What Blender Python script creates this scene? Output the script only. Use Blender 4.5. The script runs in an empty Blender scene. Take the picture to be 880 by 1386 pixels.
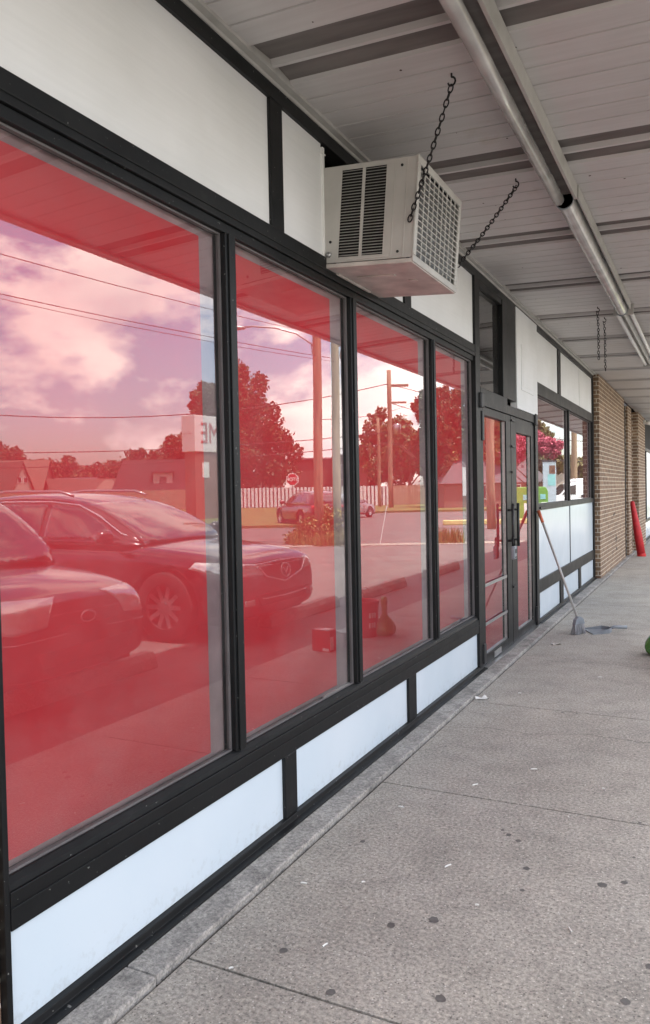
import bpy, bmesh, math, random
import numpy as np
from mathutils import Vector, Matrix, Euler
random.seed(7)
R = math.radians
S = bpy.context.scene
COL = S.collection
DEG = bpy.context.evaluated_depsgraph_get

# ------------------------------------------------------------------ helpers
class MB:
    def __init__(s): s.v=[]; s.f=[]; s.mi=[]
    def add(s, vs, fs, m=0):
        o=len(s.v); s.v+= [tuple(v) for v in vs]
        for f in fs: s.f.append(tuple(i+o for i in f)); s.mi.append(m)
        return s
    def box(s, x0,x1,y0,y1,z0,z1, m=0):
        if x0>x1:x0,x1=x1,x0
        if y0>y1:y0,y1=y1,y0
        if z0>z1:z0,z1=z1,z0
        return s.add([(x0,y0,z0),(x1,y0,z0),(x1,y1,z0),(x0,y1,z0),(x0,y0,z1),(x1,y0,z1),(x1,y1,z1),(x0,y1,z1)],
              [(3,2,1,0),(4,5,6,7),(0,1,5,4),(1,2,6,5),(2,3,7,6),(3,0,4,7)],m)
    def quad(s,a,b,c,d,m=0): return s.add([a,b,c,d],[(0,1,2,3)],m)
    def prism(s, poly, axis, t0, t1, m=0):
        # poly: 2D list; axis 'x': (y,z) poly extruded in x ; 'y': (x,z); 'z': (x,y)
        n=len(poly)
        def P(p,t):
            return {'x':(t,p[0],p[1]),'y':(p[0],t,p[1]),'z':(p[0],p[1],t)}[axis]
        vs=[P(p,t0) for p in poly]+[P(p,t1) for p in poly]
        fs=[tuple(range(n)),tuple(range(2*n-1,n-1,-1))]
        for i in range(n):
            j=(i+1)%n; fs.append((i,n+i,n+j,j))
        return s.add(vs,fs,m)
    def tube(s, pts, rad, seg=8, m=0, closed=False, cap=True):
        pts=[Vector(p) for p in pts]; n=len(pts)
        if not hasattr(rad,'__len__'): rad=[rad]*n
        prev=None; rings=[]
        for i,p in enumerate(pts):
            if closed: t=(pts[(i+1)%n]-pts[i-1])
            else: t=(pts[min(i+1,n-1)]-pts[max(i-1,0)])
            t.normalize()
            if prev is None:
                u=t.orthogonal().normalized()
            else:
                u=(prev-prev.dot(t)*t)
                u = u.normalized() if u.length>1e-6 else t.orthogonal().normalized()
            prev=u; w=t.cross(u)
            rings.append([p+rad[i]*(math.cos(2*math.pi*k/seg)*u+math.sin(2*math.pi*k/seg)*w) for k in range(seg)])
        vs=[v for r in rings for v in r]; fs=[]
        for i in range(n if closed else n-1):
            j=(i+1)%n
            for k in range(seg):
                k2=(k+1)%seg
                fs.append((i*seg+k,i*seg+k2,j*seg+k2,j*seg+k))
        if cap and not closed:
            fs.append(tuple(range(seg-1,-1,-1))); fs.append(tuple((n-1)*seg+k for k in range(seg)))
        return s.add(vs,fs,m)
    def lathe(s, prof, axis='z', seg=20, c=(0,0,0), m=0, cap=True):
        vs=[];fs=[]
        for r,h in prof:
            for k in range(seg):
                a=2*math.pi*k/seg
                x,y=r*math.cos(a),r*math.sin(a)
                p={'z':(x,y,h),'y':(x,h,y),'x':(h,x,y)}[axis]
                vs.append((p[0]+c[0],p[1]+c[1],p[2]+c[2]))
        n=len(prof)
        for i in range(n-1):
            for k in range(seg):
                k2=(k+1)%seg
                fs.append((i*seg+k,i*seg+k2,(i+1)*seg+k2,(i+1)*seg+k))
        if cap: fs.append(tuple(range(seg-1,-1,-1))); fs.append(tuple((n-1)*seg+k for k in range(seg)))
        return s.add(vs,fs,m)
    def mesh(s,name):
        me=bpy.data.meshes.new(name); me.from_pydata(s.v,[],s.f); me.update()
        if any(s.mi):
            me.polygons.foreach_set('material_index',s.mi)
        if len(s.f)>1:
            bm=bmesh.new(); bm.from_mesh(me); bmesh.ops.recalc_face_normals(bm,faces=bm.faces); bm.to_mesh(me); bm.free()
        return me
    def build(s,name,mats,parent=None,bevel=0,smooth=False,subsurf=0):
        me=s.mesh(name)
        if not isinstance(mats,(list,tuple)): mats=[mats]
        for m in mats: me.materials.append(m)
        o=bpy.data.objects.new(name,me); COL.objects.link(o)
        if parent is not None: o.parent=parent
        if smooth:
            me.polygons.foreach_set('use_smooth',[True]*len(me.polygons))
        if bevel:
            b=o.modifiers.new('bevel','BEVEL'); b.width=bevel; b.segments=2; b.limit_method='ANGLE'; b.angle_limit=R(40)
            if smooth==False: pass
        if subsurf:
            b=o.modifiers.new('sub','SUBSURF'); b.levels=subsurf; b.render_levels=subsurf
        return o

def tag(o,label=None,cat=None,group=None,kind=None):
    if label: o['label']=label
    if cat: o['category']=cat
    if group: o['group']=group
    if kind: o['kind']=kind
    return o
def empty(name,loc=(0,0,0),rz=0,label=None,cat=None,group=None,rot=None):
    o=bpy.data.objects.new(name,None); COL.objects.link(o); o.location=loc; o.empty_display_size=.2
    o.rotation_euler = rot if rot else (0,0,rz)
    return tag(o,label,cat,group)
def copy_tree(o,parent=None):
    c=o.copy(); COL.objects.link(c)
    if parent is not None: c.parent=parent
    for ch in list(o.children): copy_tree(ch,c)
    return c
def text_part(txt,size,mat,parent,loc,rot,name='lettering',ext=.004,align='CENTER',sx=1.0,bold=0):
    cu=bpy.data.curves.new('t','FONT'); cu.body=txt; cu.size=size; cu.extrude=ext; cu.align_x=align; cu.align_y='CENTER'
    cu.offset=bold
    t=bpy.data.objects.new('t',cu); COL.objects.link(t)
    dg=DEG(); dg.update()
    me=bpy.data.meshes.new_from_object(t.evaluated_get(dg))
    bpy.data.objects.remove(t)
    me.materials.clear(); me.materials.append(mat)
    o=bpy.data.objects.new(name,me); COL.objects.link(o); o.parent=parent; o.location=loc; o.rotation_euler=rot; o.scale=(sx,1,1)
    return o
def bake(o):
    dg=DEG(); dg.update()
    me=bpy.data.meshes.new_from_object(o.evaluated_get(dg))
    o.modifiers.clear(); o.data=me
    return o

# ------------------------------------------------------------------ materials
def nmat(name):
    m=bpy.data.materials.new(name); m.use_nodes=True; nt=m.node_tree
    return m,nt,nt.nodes['Principled BSDF']
def N(nt,t,**k):
    n=nt.nodes.new(t)
    for a,b in k.items():
        if a in n.inputs and not hasattr(n,a): n.inputs[a].default_value=b
        else: setattr(n,a,b)
    return n
def ramp(nt,fac,stops):
    r=nt.nodes.new('ShaderNodeValToRGB'); nt.links.new(fac,r.inputs[0])
    e=r.color_ramp.elements
    while len(e)<len(stops): e.new(.5)
    for i,(p,c) in enumerate(stops):
        e[i].position=p; e[i].color=(*c,1) if len(c)==3 else c
    return r
def basic(name,col,rough=.5,metal=0,vary=.12,scale=6,bump=.0,bscale=60,coat=0,spec=.5,stretch=(1,1,1)):
    m,nt,b=nmat(name)
    tc=N(nt,'ShaderNodeTexCoord'); mp=N(nt,'ShaderNodeMapping'); mp.inputs['Scale'].default_value=stretch
    nt.links.new(tc.outputs['Object'],mp.inputs[0])
    n=N(nt,'ShaderNodeTexNoise'); n.inputs['Scale'].default_value=scale; n.inputs['Detail'].default_value=6
    nt.links.new(mp.outputs[0],n.inputs['Vector'])
    c0=tuple(max(0,c*(1-vary)) for c in col); c1=tuple(min(1,c*(1+vary)) for c in col)
    r=ramp(nt,n.outputs[0],[(.3,c0),(.7,c1)])
    nt.links.new(r.outputs[0],b.inputs['Base Color'])
    rr=N(nt,'ShaderNodeMapRange'); rr.inputs[3].default_value=max(.02,rough-.08); rr.inputs[4].default_value=min(1,rough+.08)
    nt.links.new(n.outputs[0],rr.inputs[0]); nt.links.new(rr.outputs[0],b.inputs['Roughness'])
    b.inputs['Metallic'].default_value=metal
    b.inputs['Coat Weight'].default_value=coat; b.inputs['Coat Roughness'].default_value=.05
    b.inputs['Specular IOR Level'].default_value=spec
    if bump:
        n2=N(nt,'ShaderNodeTexNoise'); n2.inputs['Scale'].default_value=bscale; n2.inputs['Detail'].default_value=5
        nt.links.new(mp.outputs[0],n2.inputs['Vector'])
        bp=N(nt,'ShaderNodeBump'); bp.inputs['Strength'].default_value=bump; bp.inputs['Distance'].default_value=.01
        nt.links.new(n2.outputs[0],bp.inputs['Height']); nt.links.new(bp.outputs[0],b.inputs['Normal'])
    return m

M={}
M['frame']=basic('black_frame_paint',(.0055,.006,.0065),.42,vary=.3,scale=9,bump=.10,bscale=40,spec=.28)
M['panel_low']=basic('bulkhead_white_paint',(.82,.88,.92),.3,vary=.02,scale=2,bump=.03,bscale=8)
def lowpaint():
    m,nt,b=nmat('bulkhead_white_paint'); tc=N(nt,'ShaderNodeTexCoord'); V=tc.outputs['Object']
    n=N(nt,'ShaderNodeTexNoise'); n.inputs['Scale'].default_value=1.4; n.inputs['Detail'].default_value=3; nt.links.new(V,n.inputs['Vector'])
    r=ramp(nt,n.outputs[0],[(.3,(.57,.66,.72)),(.7,(.64,.71,.76))])
    n2=N(nt,'ShaderNodeTexNoise'); n2.inputs['Scale'].default_value=22; n2.inputs['Detail'].default_value=8; n2.inputs['Roughness'].default_value=.75; nt.links.new(V,n2.inputs['Vector'])
    sp=N(nt,'ShaderNodeSeparateXYZ'); nt.links.new(V,sp.inputs[0])
    mr=N(nt,'ShaderNodeMapRange'); mr.inputs[1].default_value=.05; mr.inputs[2].default_value=.20; mr.inputs[3].default_value=.20; mr.inputs[4].default_value=-.02; nt.links.new(sp.outputs[2],mr.inputs[0])
    a=N(nt,'ShaderNodeMath'); a.operation='ADD'; nt.links.new(n2.outputs[0],a.inputs[0]); nt.links.new(mr.outputs[0],a.inputs[1])
    r2=ramp(nt,a.outputs[0],[(.64,(1,1,1)),(.92,(.80,.78,.75))])
    x=N(nt,'ShaderNodeMixRGB'); x.blend_type='MULTIPLY'; x.inputs[0].default_value=1; nt.links.new(r.outputs[0],x.inputs[1]); nt.links.new(r2.outputs[0],x.inputs[2])
    nt.links.new(x.outputs[0],b.inputs['Base Color']); b.inputs['Roughness'].default_value=.22
    n3=N(nt,'ShaderNodeTexNoise'); n3.inputs['Scale'].default_value=2.5; nt.links.new(V,n3.inputs['Vector'])
    bp=N(nt,'ShaderNodeBump'); bp.inputs['Strength'].default_value=.25; bp.inputs['Distance'].default_value=.02
    nt.links.new(n3.outputs[0],bp.inputs['Height']); nt.links.new(bp.outputs[0],b.inputs['Normal'])
    return m
M['panel_low']=lowpaint()
M['interior']=basic('interior_board',(.40,.29,.30),.8,vary=.3,scale=4)
M['bead']=basic('grey_glazing_bead',(.13,.12,.12),.5,vary=.2)
M['dark']=basic('dark_void',(.012,.012,.013),.8)
M['alu']=basic('dull_aluminium',(.42,.42,.42),.35,metal=.9,vary=.15,scale=30)
M['steel']=basic('black_iron',(.02,.018,.018),.45,metal=.6,vary=.3,scale=40)
M['chrome']=basic('chrome_trim',(.8,.8,.8),.12,metal=1,vary=.03)
M['tyre']=basic('tyre_rubber',(.02,.02,.02),.8,vary=.2,bump=.3,bscale=80)
M['rim']=basic('alloy_rim',(.62,.62,.64),.22,metal=.9,vary=.05)
M['carglass']=basic('car_window_glass',(.02,.025,.028),.04,spec=1,vary=.05,coat=1)
M['lamp']=basic('headlamp_lens',(.88,.85,.80),.18,metal=.45,spec=.9,coat=1,vary=.18,scale=9,bump=.5,bscale=16)
M['taillamp']=basic('tail_lamp_lens',(.45,.02,.02),.12,coat=1,vary=.2)
M['plate']=basic('licence_plate_white',(.75,.75,.72),.4,vary=.05)
M['blackplastic']=basic('black_plastic',(.02,.02,.021),.5,vary=.2)
M['white']=basic('white_enamel',(.78,.78,.76),.35,vary=.04,scale=3,bump=.03,bscale=10)
M['offwhite']=basic('aged_white_plastic',(.43,.415,.385),.5,vary=.12,scale=5,bump=.05,bscale=20)
M['woodpole']=basic('weathered_pole_wood',(.27,.19,.12),.85,vary=.35,scale=3,bump=.6,bscale=12,stretch=(6,6,.4))
M['bark']=basic('tree_bark',(.12,.085,.06),.9,vary=.35,scale=5,bump=.6,bscale=10,stretch=(3,3,.6))
M['red']=basic('red_plastic',(.55,.02,.02),.4,vary=.12)
M['redfab']=basic('red_fabric_wrap',(.50,.02,.025),.6,vary=.2,scale=20,bump=.3,bscale=30)
M['orange']=basic('orange_grip_rubber',(.55,.13,.06),.5)
M['greypl']=basic('grey_plastic',(.21,.23,.25),.45,vary=.15,scale=12)
M['bristle']=basic('grey_bristles',(.30,.30,.31),.9,vary=.4,scale=60,bump=.8,bscale=120,stretch=(1,1,.1))
M['greenbag']=basic('green_bag_plastic',(.08,.24,.05),.28,vary=.3,scale=8,bump=.5,bscale=14)
M['paper']=basic('white_paper',(.75,.74,.7),.7)
M['leafpaper']=basic('pale_crumpled_paper',(.55,.5,.45),.8)
M['wire']=basic('cable_black',(.02,.02,.02),.6)
M['yellow']=basic('pale_yellow_concrete',(.62,.52,.22),.8,vary=.15)
M['yellowbox']=basic('yellow_tag',(.7,.45,.04),.5)
M['signred']=basic('sign_red',(.5,.02,.03),.4)
M['signwhite']=basic('sign_white',(.8,.8,.8),.4)
M['cylinderlamp']=basic('milky_tube_cover',(.38,.37,.355),.22,vary=.18,scale=7,coat=.3)
M['trimwhite']=basic('canopy_trim_paint',(.40,.39,.36),.5,vary=.15,scale=7)

def framemat():
    m,nt,b=nmat('black_frame_paint_worn'); tc=N(nt,'ShaderNodeTexCoord'); V=tc.outputs['Object']
    n=N(nt,'ShaderNodeTexNoise'); n.inputs['Scale'].default_value=4; n.inputs['Detail'].default_value=9; n.inputs['Roughness'].default_value=.7; nt.links.new(V,n.inputs['Vector'])
    r=ramp(nt,n.outputs[0],[(.35,(.005,.0055,.006)),(.62,(.009,.0095,.010)),(.8,(.03,.03,.029))])
    n2=N(nt,'ShaderNodeTexNoise'); n2.inputs['Scale'].default_value=55; n2.inputs['Detail'].default_value=3; nt.links.new(V,n2.inputs['Vector'])
    r2=ramp(nt,n2.outputs[0],[(.715,(0,0,0)),(.73,(1,1,1))])
    x=N(nt,'ShaderNodeMixRGB'); nt.links.new(r2.outputs[0],x.inputs[0]); nt.links.new(r.outputs[0],x.inputs[1]); x.inputs[2].default_value=(.16,.16,.15,1)
    nt.links.new(x.outputs[0],b.inputs['Base Color']); b.inputs['Specular IOR Level'].default_value=.28
    mr=N(nt,'ShaderNodeMapRange'); mr.inputs[3].default_value=.30; mr.inputs[4].default_value=.6; nt.links.new(n.outputs[0],mr.inputs[0]); nt.links.new(mr.outputs[0],b.inputs['Roughness'])
    n3=N(nt,'ShaderNodeTexNoise'); n3.inputs['Scale'].default_value=18; n3.inputs['Detail'].default_value=4; nt.links.new(V,n3.inputs['Vector'])
    bp=N(nt,'ShaderNodeBump'); bp.inputs['Strength'].default_value=.2; bp.inputs['Distance'].default_value=.005
    nt.links.new(n3.outputs[0],bp.inputs['Height']); nt.links.new(bp.outputs[0],b.inputs['Normal'])
    return m
M['frame']=framemat()
# up panels: painted plywood, brush marks
def up_panel():
    m,nt,b=nmat('transom_white_paint')
    tc=N(nt,'ShaderNodeTexCoord')
    n=N(nt,'ShaderNodeTexNoise'); n.inputs['Scale'].default_value=2.2; n.inputs['Detail'].default_value=5
    nt.links.new(tc.outputs['Object'],n.inputs['Vector'])
    r=ramp(nt,n.outputs[0],[(.3,(.72,.73,.72)),(.72,(.80,.81,.81))])
    mp=N(nt,'ShaderNodeMapping'); mp.inputs['Scale'].default_value=(1,.6,14)
    nt.links.new(tc.outputs['Object'],mp.inputs[0])
    s=N(nt,'ShaderNodeTexNoise'); s.inputs['Scale'].default_value=5; s.inputs['Detail'].default_value=8
    nt.links.new(mp.outputs[0],s.inputs['Vector'])
    mx=N(nt,'ShaderNodeMixRGB'); mx.blend_type='MULTIPLY'; mx.inputs[0].default_value=.10
    nt.links.new(r.outputs[0],mx.inputs[1]); nt.links.new(s.outputs[0],mx.inputs[2])
    nt.links.new(mx.outputs[0],b.inputs['Base Color']); b.inputs['Roughness'].default_value=.55
    bp=N(nt,'ShaderNodeBump'); bp.inputs['Strength'].default_value=.10; bp.inputs['Distance'].default_value=.003
    nt.links.new(s.outputs[0],bp.inputs['Height'])
    n3=N(nt,'ShaderNodeTexNoise'); n3.inputs['Scale'].default_value=3; nt.links.new(tc.outputs['Object'],n3.inputs['Vector'])
    bp2=N(nt,'ShaderNodeBump'); bp2.inputs['Strength'].default_value=.4; bp2.inputs['Distance'].default_value=.03
    nt.links.new(n3.outputs[0],bp2.inputs['Height']); nt.links.new(bp.outputs[0],bp2.inputs['Normal'])
    nt.links.new(bp2.outputs[0],b.inputs['Normal'])
    return m
M['panel_up']=up_panel()

def film():
    m,nt,b=nmat('red_window_film')
    tc=N(nt,'ShaderNodeTexCoord')
    n=N(nt,'ShaderNodeTexNoise'); n.inputs['Scale'].default_value=1.3; n.inputs['Detail'].default_value=3
    nt.links.new(tc.outputs['Object'],n.inputs['Vector'])
    r=ramp(nt,n.outputs[0],[(.3,(.64,.050,.068)),(.7,(.74,.068,.090))])
    nt.links.new(r.outputs[0],b.inputs['Base Color']); b.inputs['Roughness'].default_value=.6
    b.inputs['Specular IOR Level'].default_value=.1
    return m
M['film']=film()
M['film2']=basic('plum_window_film',(.20,.045,.055),.6,vary=.15,scale=1.3,spec=.1)
def glass(name,ior,tint=(1,1,1),lo=0.0):
    m=bpy.data.materials.new(name); m.use_nodes=True; nt=m.node_tree; nt.nodes.clear()
    out=N(nt,'ShaderNodeOutputMaterial'); mx=N(nt,'ShaderNodeMixShader')
    tr=N(nt,'ShaderNodeBsdfTransparent'); tr.inputs[0].default_value=(*tint,1)
    gl=N(nt,'ShaderNodeBsdfGlossy'); gl.inputs['Roughness'].default_value=.004; gl.inputs['Color'].default_value=(1,1,1,1)
    fr=N(nt,'ShaderNodeFresnel'); fr.inputs['IOR'].default_value=ior
    tc=N(nt,'ShaderNodeTexCoord'); n=N(nt,'ShaderNodeTexNoise'); n.inputs['Scale'].default_value=.9; n.inputs['Detail'].default_value=1
    nt.links.new(tc.outputs['Object'],n.inputs['Vector'])
    bp=N(nt,'ShaderNodeBump'); bp.inputs['Strength'].default_value=.10; bp.inputs['Distance'].default_value=.004
    nt.links.new(n.outputs[0],bp.inputs['Height']); nt.links.new(bp.outputs[0],gl.inputs['Normal'])
    nt.links.new(fr.outputs[0],mx.inputs[0]); nt.links.new(tr.outputs[0],mx.inputs[1]); nt.links.new(gl.outputs[0],mx.inputs[2])
    df=N(nt,'ShaderNodeBsdfDiffuse'); df.inputs[0].default_value=(.75,.72,.70,1)
    dn=N(nt,'ShaderNodeTexNoise'); dn.inputs['Scale'].default_value=2.4; dn.inputs['Detail'].default_value=8; dn.inputs['Roughness'].default_value=.65; nt.links.new(tc.outputs['Object'],dn.inputs['Vector'])
    dm=N(nt,'ShaderNodeMapRange'); dm.inputs[1].default_value=.35; dm.inputs[2].default_value=.75; dm.inputs[3].default_value=.004; dm.inputs[4].default_value=.055; nt.links.new(dn.outputs[0],dm.inputs[0])
    m3=N(nt,'ShaderNodeMixShader'); nt.links.new(dm.outputs[0],m3.inputs[0]); nt.links.new(mx.outputs[0],m3.inputs[1]); nt.links.new(df.outputs[0],m3.inputs[2])
    nt.links.new(m3.outputs[0],out.inputs[0])
    return m
M['glass']=glass('storefront_glass',2.05)
M['glassclear']=glass('transom_glass',1.7,(.8,.8,.8))

def concrete(name,c0,c1,spk=True,dark=.10,stain=.35):
    m,nt,b=nmat(name)
    tc=N(nt,'ShaderNodeTexCoord'); V=tc.outputs['Object']
    def noise(sc,d=6,rough=.6):
        n=N(nt,'ShaderNodeTexNoise'); n.inputs['Scale'].default_value=sc; n.inputs['Detail'].default_value=d; n.inputs['Roughness'].default_value=rough
        nt.links.new(V,n.inputs['Vector']); return n.outputs[0]
    base=ramp(nt,noise(1.6,8),[(.3,c0),(.7,c1)]).outputs[0]
    def mul(a,fac,bcol):
        x=N(nt,'ShaderNodeMixRGB'); x.blend_type='MULTIPLY'; x.inputs[0].default_value=fac
        nt.links.new(a,x.inputs[1]); nt.links.new(bcol,x.inputs[2]); return x.outputs[0]
    col=mul(base,1,ramp(nt,noise(70,4,.8),[(.30,(.42,.42,.42)),(.5,(.98,.98,.98)),(.70,(1.6,1.57,1.52))]).outputs[0])
    col=mul(col,1,ramp(nt,noise(5,7,.7),[(.32,(1-stain,1-stain,1-stain)),(.55,(1,1,1))]).outputs[0])
    col=mul(col,1,ramp(nt,noise(.55,3,.5),[(.3,(.86,.86,.87)),(.7,(1.1,1.09,1.07))]).outputs[0])
    if spk:
        for sc,thr,cc in ((75,.22,(.05,.045,.04)),(60,.17,(.80,.77,.70)),(34,.13,(.06,.055,.05)),(33,.075,(.75,.73,.68))):
            vo=N(nt,'ShaderNodeTexVoronoi'); vo.inputs['Scale'].default_value=sc
            nt.links.new(V,vo.inputs['Vector'])
            vm=N(nt,'ShaderNodeMath'); vm.operation='LESS_THAN'; vm.inputs[1].default_value=thr
            nt.links.new(vo.outputs['Distance'],vm.inputs[0])
            sx=N(nt,'ShaderNodeSeparateColor'); nt.links.new(vo.outputs['Color'],sx.inputs[0])
            g=N(nt,'ShaderNodeMath'); g.operation='GREATER_THAN'; g.inputs[1].default_value=.55
            nt.links.new(sx.outputs[0],g.inputs[0])
            mm=N(nt,'ShaderNodeMath'); mm.operation='MULTIPLY'; nt.links.new(vm.outputs[0],mm.inputs[0]); nt.links.new(g.outputs[0],mm.inputs[1])
            m2=N(nt,'ShaderNodeMath'); m2.operation='MULTIPLY'; m2.inputs[1].default_value=.6; nt.links.new(mm.outputs[0],m2.inputs[0])
            x=N(nt,'ShaderNodeMixRGB'); nt.links.new(m2.outputs[0],x.inputs[0]); nt.links.new(col,x.inputs[1]); x.inputs[2].default_value=(*cc,1)
            col=x.outputs[0]
    nt.links.new(col,b.inputs['Base Color']); b.inputs['Roughness'].default_value=.82; b.inputs['Specular IOR Level'].default_value=.35
    bp=N(nt,'ShaderNodeBump'); bp.inputs['Strength'].default_value=.5; bp.inputs['Distance'].default_value=.004
    nt.links.new(noise(90,6,.75),bp.inputs['Height']); nt.links.new(bp.outputs[0],b.inputs['Normal'])
    return m
M['sidewalk']=concrete('sidewalk_concrete',(.335,.316,.278),(.42,.397,.352),stain=.2)
M['ledge']=concrete('ledge_concrete',(.27,.255,.235),(.42,.40,.37),spk=False,stain=.45)
M['stop']=concrete('wheel_stop_concrete',(.36,.33,.29),(.48,.45,.40),spk=False)
M['asphalt']=concrete('asphalt',(.13,.125,.12),(.18,.175,.165),spk=False,stain=.3)
M['road']=concrete('road_asphalt',(.11,.105,.10),(.15,.145,.14),spk=False,stain=.2)
M['gum']=basic('old_gum',(.115,.108,.10),.7,vary=.3,scale=30)
M['groove']=basic('joint_dirt',(.05,.045,.04),.95,vary=.4,scale=20,bump=.5)

def brick(name,c1,c2,mort,scale=1.0):
    m,nt,b=nmat(name)
    tc=N(nt,'ShaderNodeTexCoord'); sp=N(nt,'ShaderNodeSeparateXYZ'); nt.links.new(tc.outputs['Object'],sp.inputs[0])
    ad=N(nt,'ShaderNodeMath'); ad.operation='ADD'; nt.links.new(sp.outputs[0],ad.inputs[0]); nt.links.new(sp.outputs[1],ad.inputs[1])
    cb=N(nt,'ShaderNodeCombineXYZ'); nt.links.new(ad.outputs[0],cb.inputs[0]); nt.links.new(sp.outputs[2],cb.inputs[1])
    bt=N(nt,'ShaderNodeTexBrick'); nt.links.new(cb.outputs[0],bt.inputs['Vector'])
    bt.inputs['Scale'].default_value=scale; bt.inputs['Brick Width'].default_value=.203; bt.inputs['Row Height'].default_value=.0677
    bt.inputs['Mortar Size'].default_value=.0075; bt.inputs['Mortar Smooth'].default_value=.2; bt.inputs['Bias'].default_value=-.1
    bt.inputs['Color1'].default_value=(*c1,1); bt.inputs['Color2'].default_value=(*c2,1); bt.inputs['Mortar'].default_value=(*mort,1)
    n=N(nt,'ShaderNodeTexNoise'); n.inputs['Scale'].default_value=9; n.inputs['Detail'].default_value=8; nt.links.new(tc.outputs['Object'],n.inputs['Vector'])
    r=ramp(nt,n.outputs[0],[(.3,(.72,.72,.72)),(.7,(1.2,1.18,1.15))])
    x=N(nt,'ShaderNodeMixRGB'); x.blend_type='MULTIPLY'; x.inputs[0].default_value=1
    nt.links.new(bt.outputs[0],x.inputs[1]); nt.links.new(r.outputs[0],x.inputs[2]); nt.links.new(x.outputs[0],b.inputs['Base Color'])
    b.inputs['Roughness'].default_value=.88
    iv=N(nt,'ShaderNodeMath'); iv.operation='SUBTRACT'; iv.inputs[0].default_value=1; nt.links.new(bt.outputs['Fac'],iv.inputs[1])
    a2=N(nt,'ShaderNodeMath'); a2.operation='ADD'; nt.links.new(iv.outputs[0],a2.inputs[0]); 
    n2=N(nt,'ShaderNodeTexNoise'); n2.inputs['Scale'].default_value=60; nt.links.new(tc.outputs['Object'],n2.inputs['Vector'])
    sc=N(nt,'ShaderNodeMath'); sc.operation='MULTIPLY'; sc.inputs[1].default_value=.4; nt.links.new(n2.outputs[0],sc.inputs[0]); nt.links.new(sc.outputs[0],a2.inputs[1])
    bp=N(nt,'ShaderNodeBump'); bp.inputs['Strength'].default_value=.7; bp.inputs['Distance'].default_value=.01
    nt.links.new(a2.outputs[0],bp.inputs['Height']); nt.links.new(bp.outputs[0],b.inputs['Normal'])
    return m
M['brick']=brick('brown_brick',(.26,.165,.10),(.16,.095,.06),(.56,.49,.39))
M['brickred']=brick('red_brick',(.22,.08,.06),(.17,.065,.05),(.4,.35,.3))
M['brickdark']=brick('dark_brick',(.16,.06,.05),(.12,.05,.04),(.2,.17,.15))

def ceilmat():
    m,nt,b=nmat('canopy_metal')
    tc=N(nt,'ShaderNodeTexCoord'); V=tc.outputs['Object']
    n=N(nt,'ShaderNodeTexNoise'); n.inputs['Scale'].default_value=1.2; n.inputs['Detail'].default_value=5; nt.links.new(V,n.inputs['Vector'])
    r=ramp(nt,n.outputs[0],[(.3,(.50,.475,.46)),(.7,(.59,.57,.555))])
    mp=N(nt,'ShaderNodeMapping'); mp.inputs['Scale'].default_value=(.8,14,1); nt.links.new(V,mp.inputs[0])
    n2=N(nt,'ShaderNodeTexNoise'); n2.inputs['Scale'].default_value=3; n2.inputs['Detail'].default_value=6; nt.links.new(mp.outputs[0],n2.inputs['Vector'])
    r2=ramp(nt,n2.outputs[0],[(.25,(.9,.895,.89)),(.6,(1,1,1))])
    n4=N(nt,'ShaderNodeTexNoise'); n4.inputs['Scale'].default_value=1.7; n4.inputs['Detail'].default_value=9; n4.inputs['Roughness'].default_value=.7; nt.links.new(V,n4.inputs['Vector'])
    r4=ramp(nt,n4.outputs[0],[(.60,(1,1,1)),(.78,(.74,.66,.52))])
    x=N(nt,'ShaderNodeMixRGB'); x.blend_type='MULTIPLY'; x.inputs[0].default_value=1
    nt.links.new(r.outputs[0],x.inputs[1]); nt.links.new(r2.outputs[0],x.inputs[2])
    x2=N(nt,'ShaderNodeMixRGB'); x2.blend_type='MULTIPLY'; x2.inputs[0].default_value=1
    nt.links.new(x.outputs[0],x2.inputs[1]); nt.links.new(r4.outputs[0],x2.inputs[2])
    nt.links.new(x2.outputs[0],b.inputs['Base Color']); b.inputs['Roughness'].default_value=.42
    n3=N(nt,'ShaderNodeTexNoise'); n3.inputs['Scale'].default_value=4; nt.links.new(V,n3.inputs['Vector'])
    bp=N(nt,'ShaderNodeBump'); bp.inputs['Strength'].default_value=.25; bp.inputs['Distance'].default_value=.02
    nt.links.new(n3.outputs[0],bp.inputs['Height']); nt.links.new(bp.outputs[0],b.inputs['Normal'])
    return m
M['ceiling']=ceilmat()
M['ceilrib']=basic('canopy_rib_shaded_metal',(.17,.155,.145),.85,vary=.2,scale=4,stretch=(.6,4,1),spec=.08)  # darker than the sheet: shade inside the rib channels put into the colour

def leafmat(name,c0,c1,c2=None):
    m,nt,b=nmat(name)
    tc=N(nt,'ShaderNodeTexCoord'); n=N(nt,'ShaderNodeTexNoise'); n.inputs['Scale'].default_value=.9; n.inputs['Detail'].default_value=6
    nt.links.new(tc.outputs['Object'],n.inputs['Vector'])
    g=N(nt,'ShaderNodeNewGeometry')
    a=N(nt,'ShaderNodeMath'); a.operation='MULTIPLY_ADD'; a.inputs[1].default_value=.45; nt.links.new(g.outputs['Random Per Island'],a.inputs[0]); 
    s=N(nt,'ShaderNodeMath'); s.operation='MULTIPLY'; s.inputs[1].default_value=.6; nt.links.new(n.outputs[0],s.inputs[0]); nt.links.new(s.outputs[0],a.inputs[2])
    r=ramp(nt,a.outputs[0],[(.2,c0),(.8,c1)])
    nt.links.new(r.outputs[0],b.inputs['Base Color']); b.inputs['Roughness'].default_value=.6
    return m
M['leafdark']=leafmat('foliage_dark',(.025,.045,.015),(.06,.09,.03))
M['leafmid']=leafmat('foliage_mid',(.05,.075,.02),(.12,.14,.045))
M['leafolive']=leafmat('foliage_olive',(.09,.085,.025),(.19,.16,.05))
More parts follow.
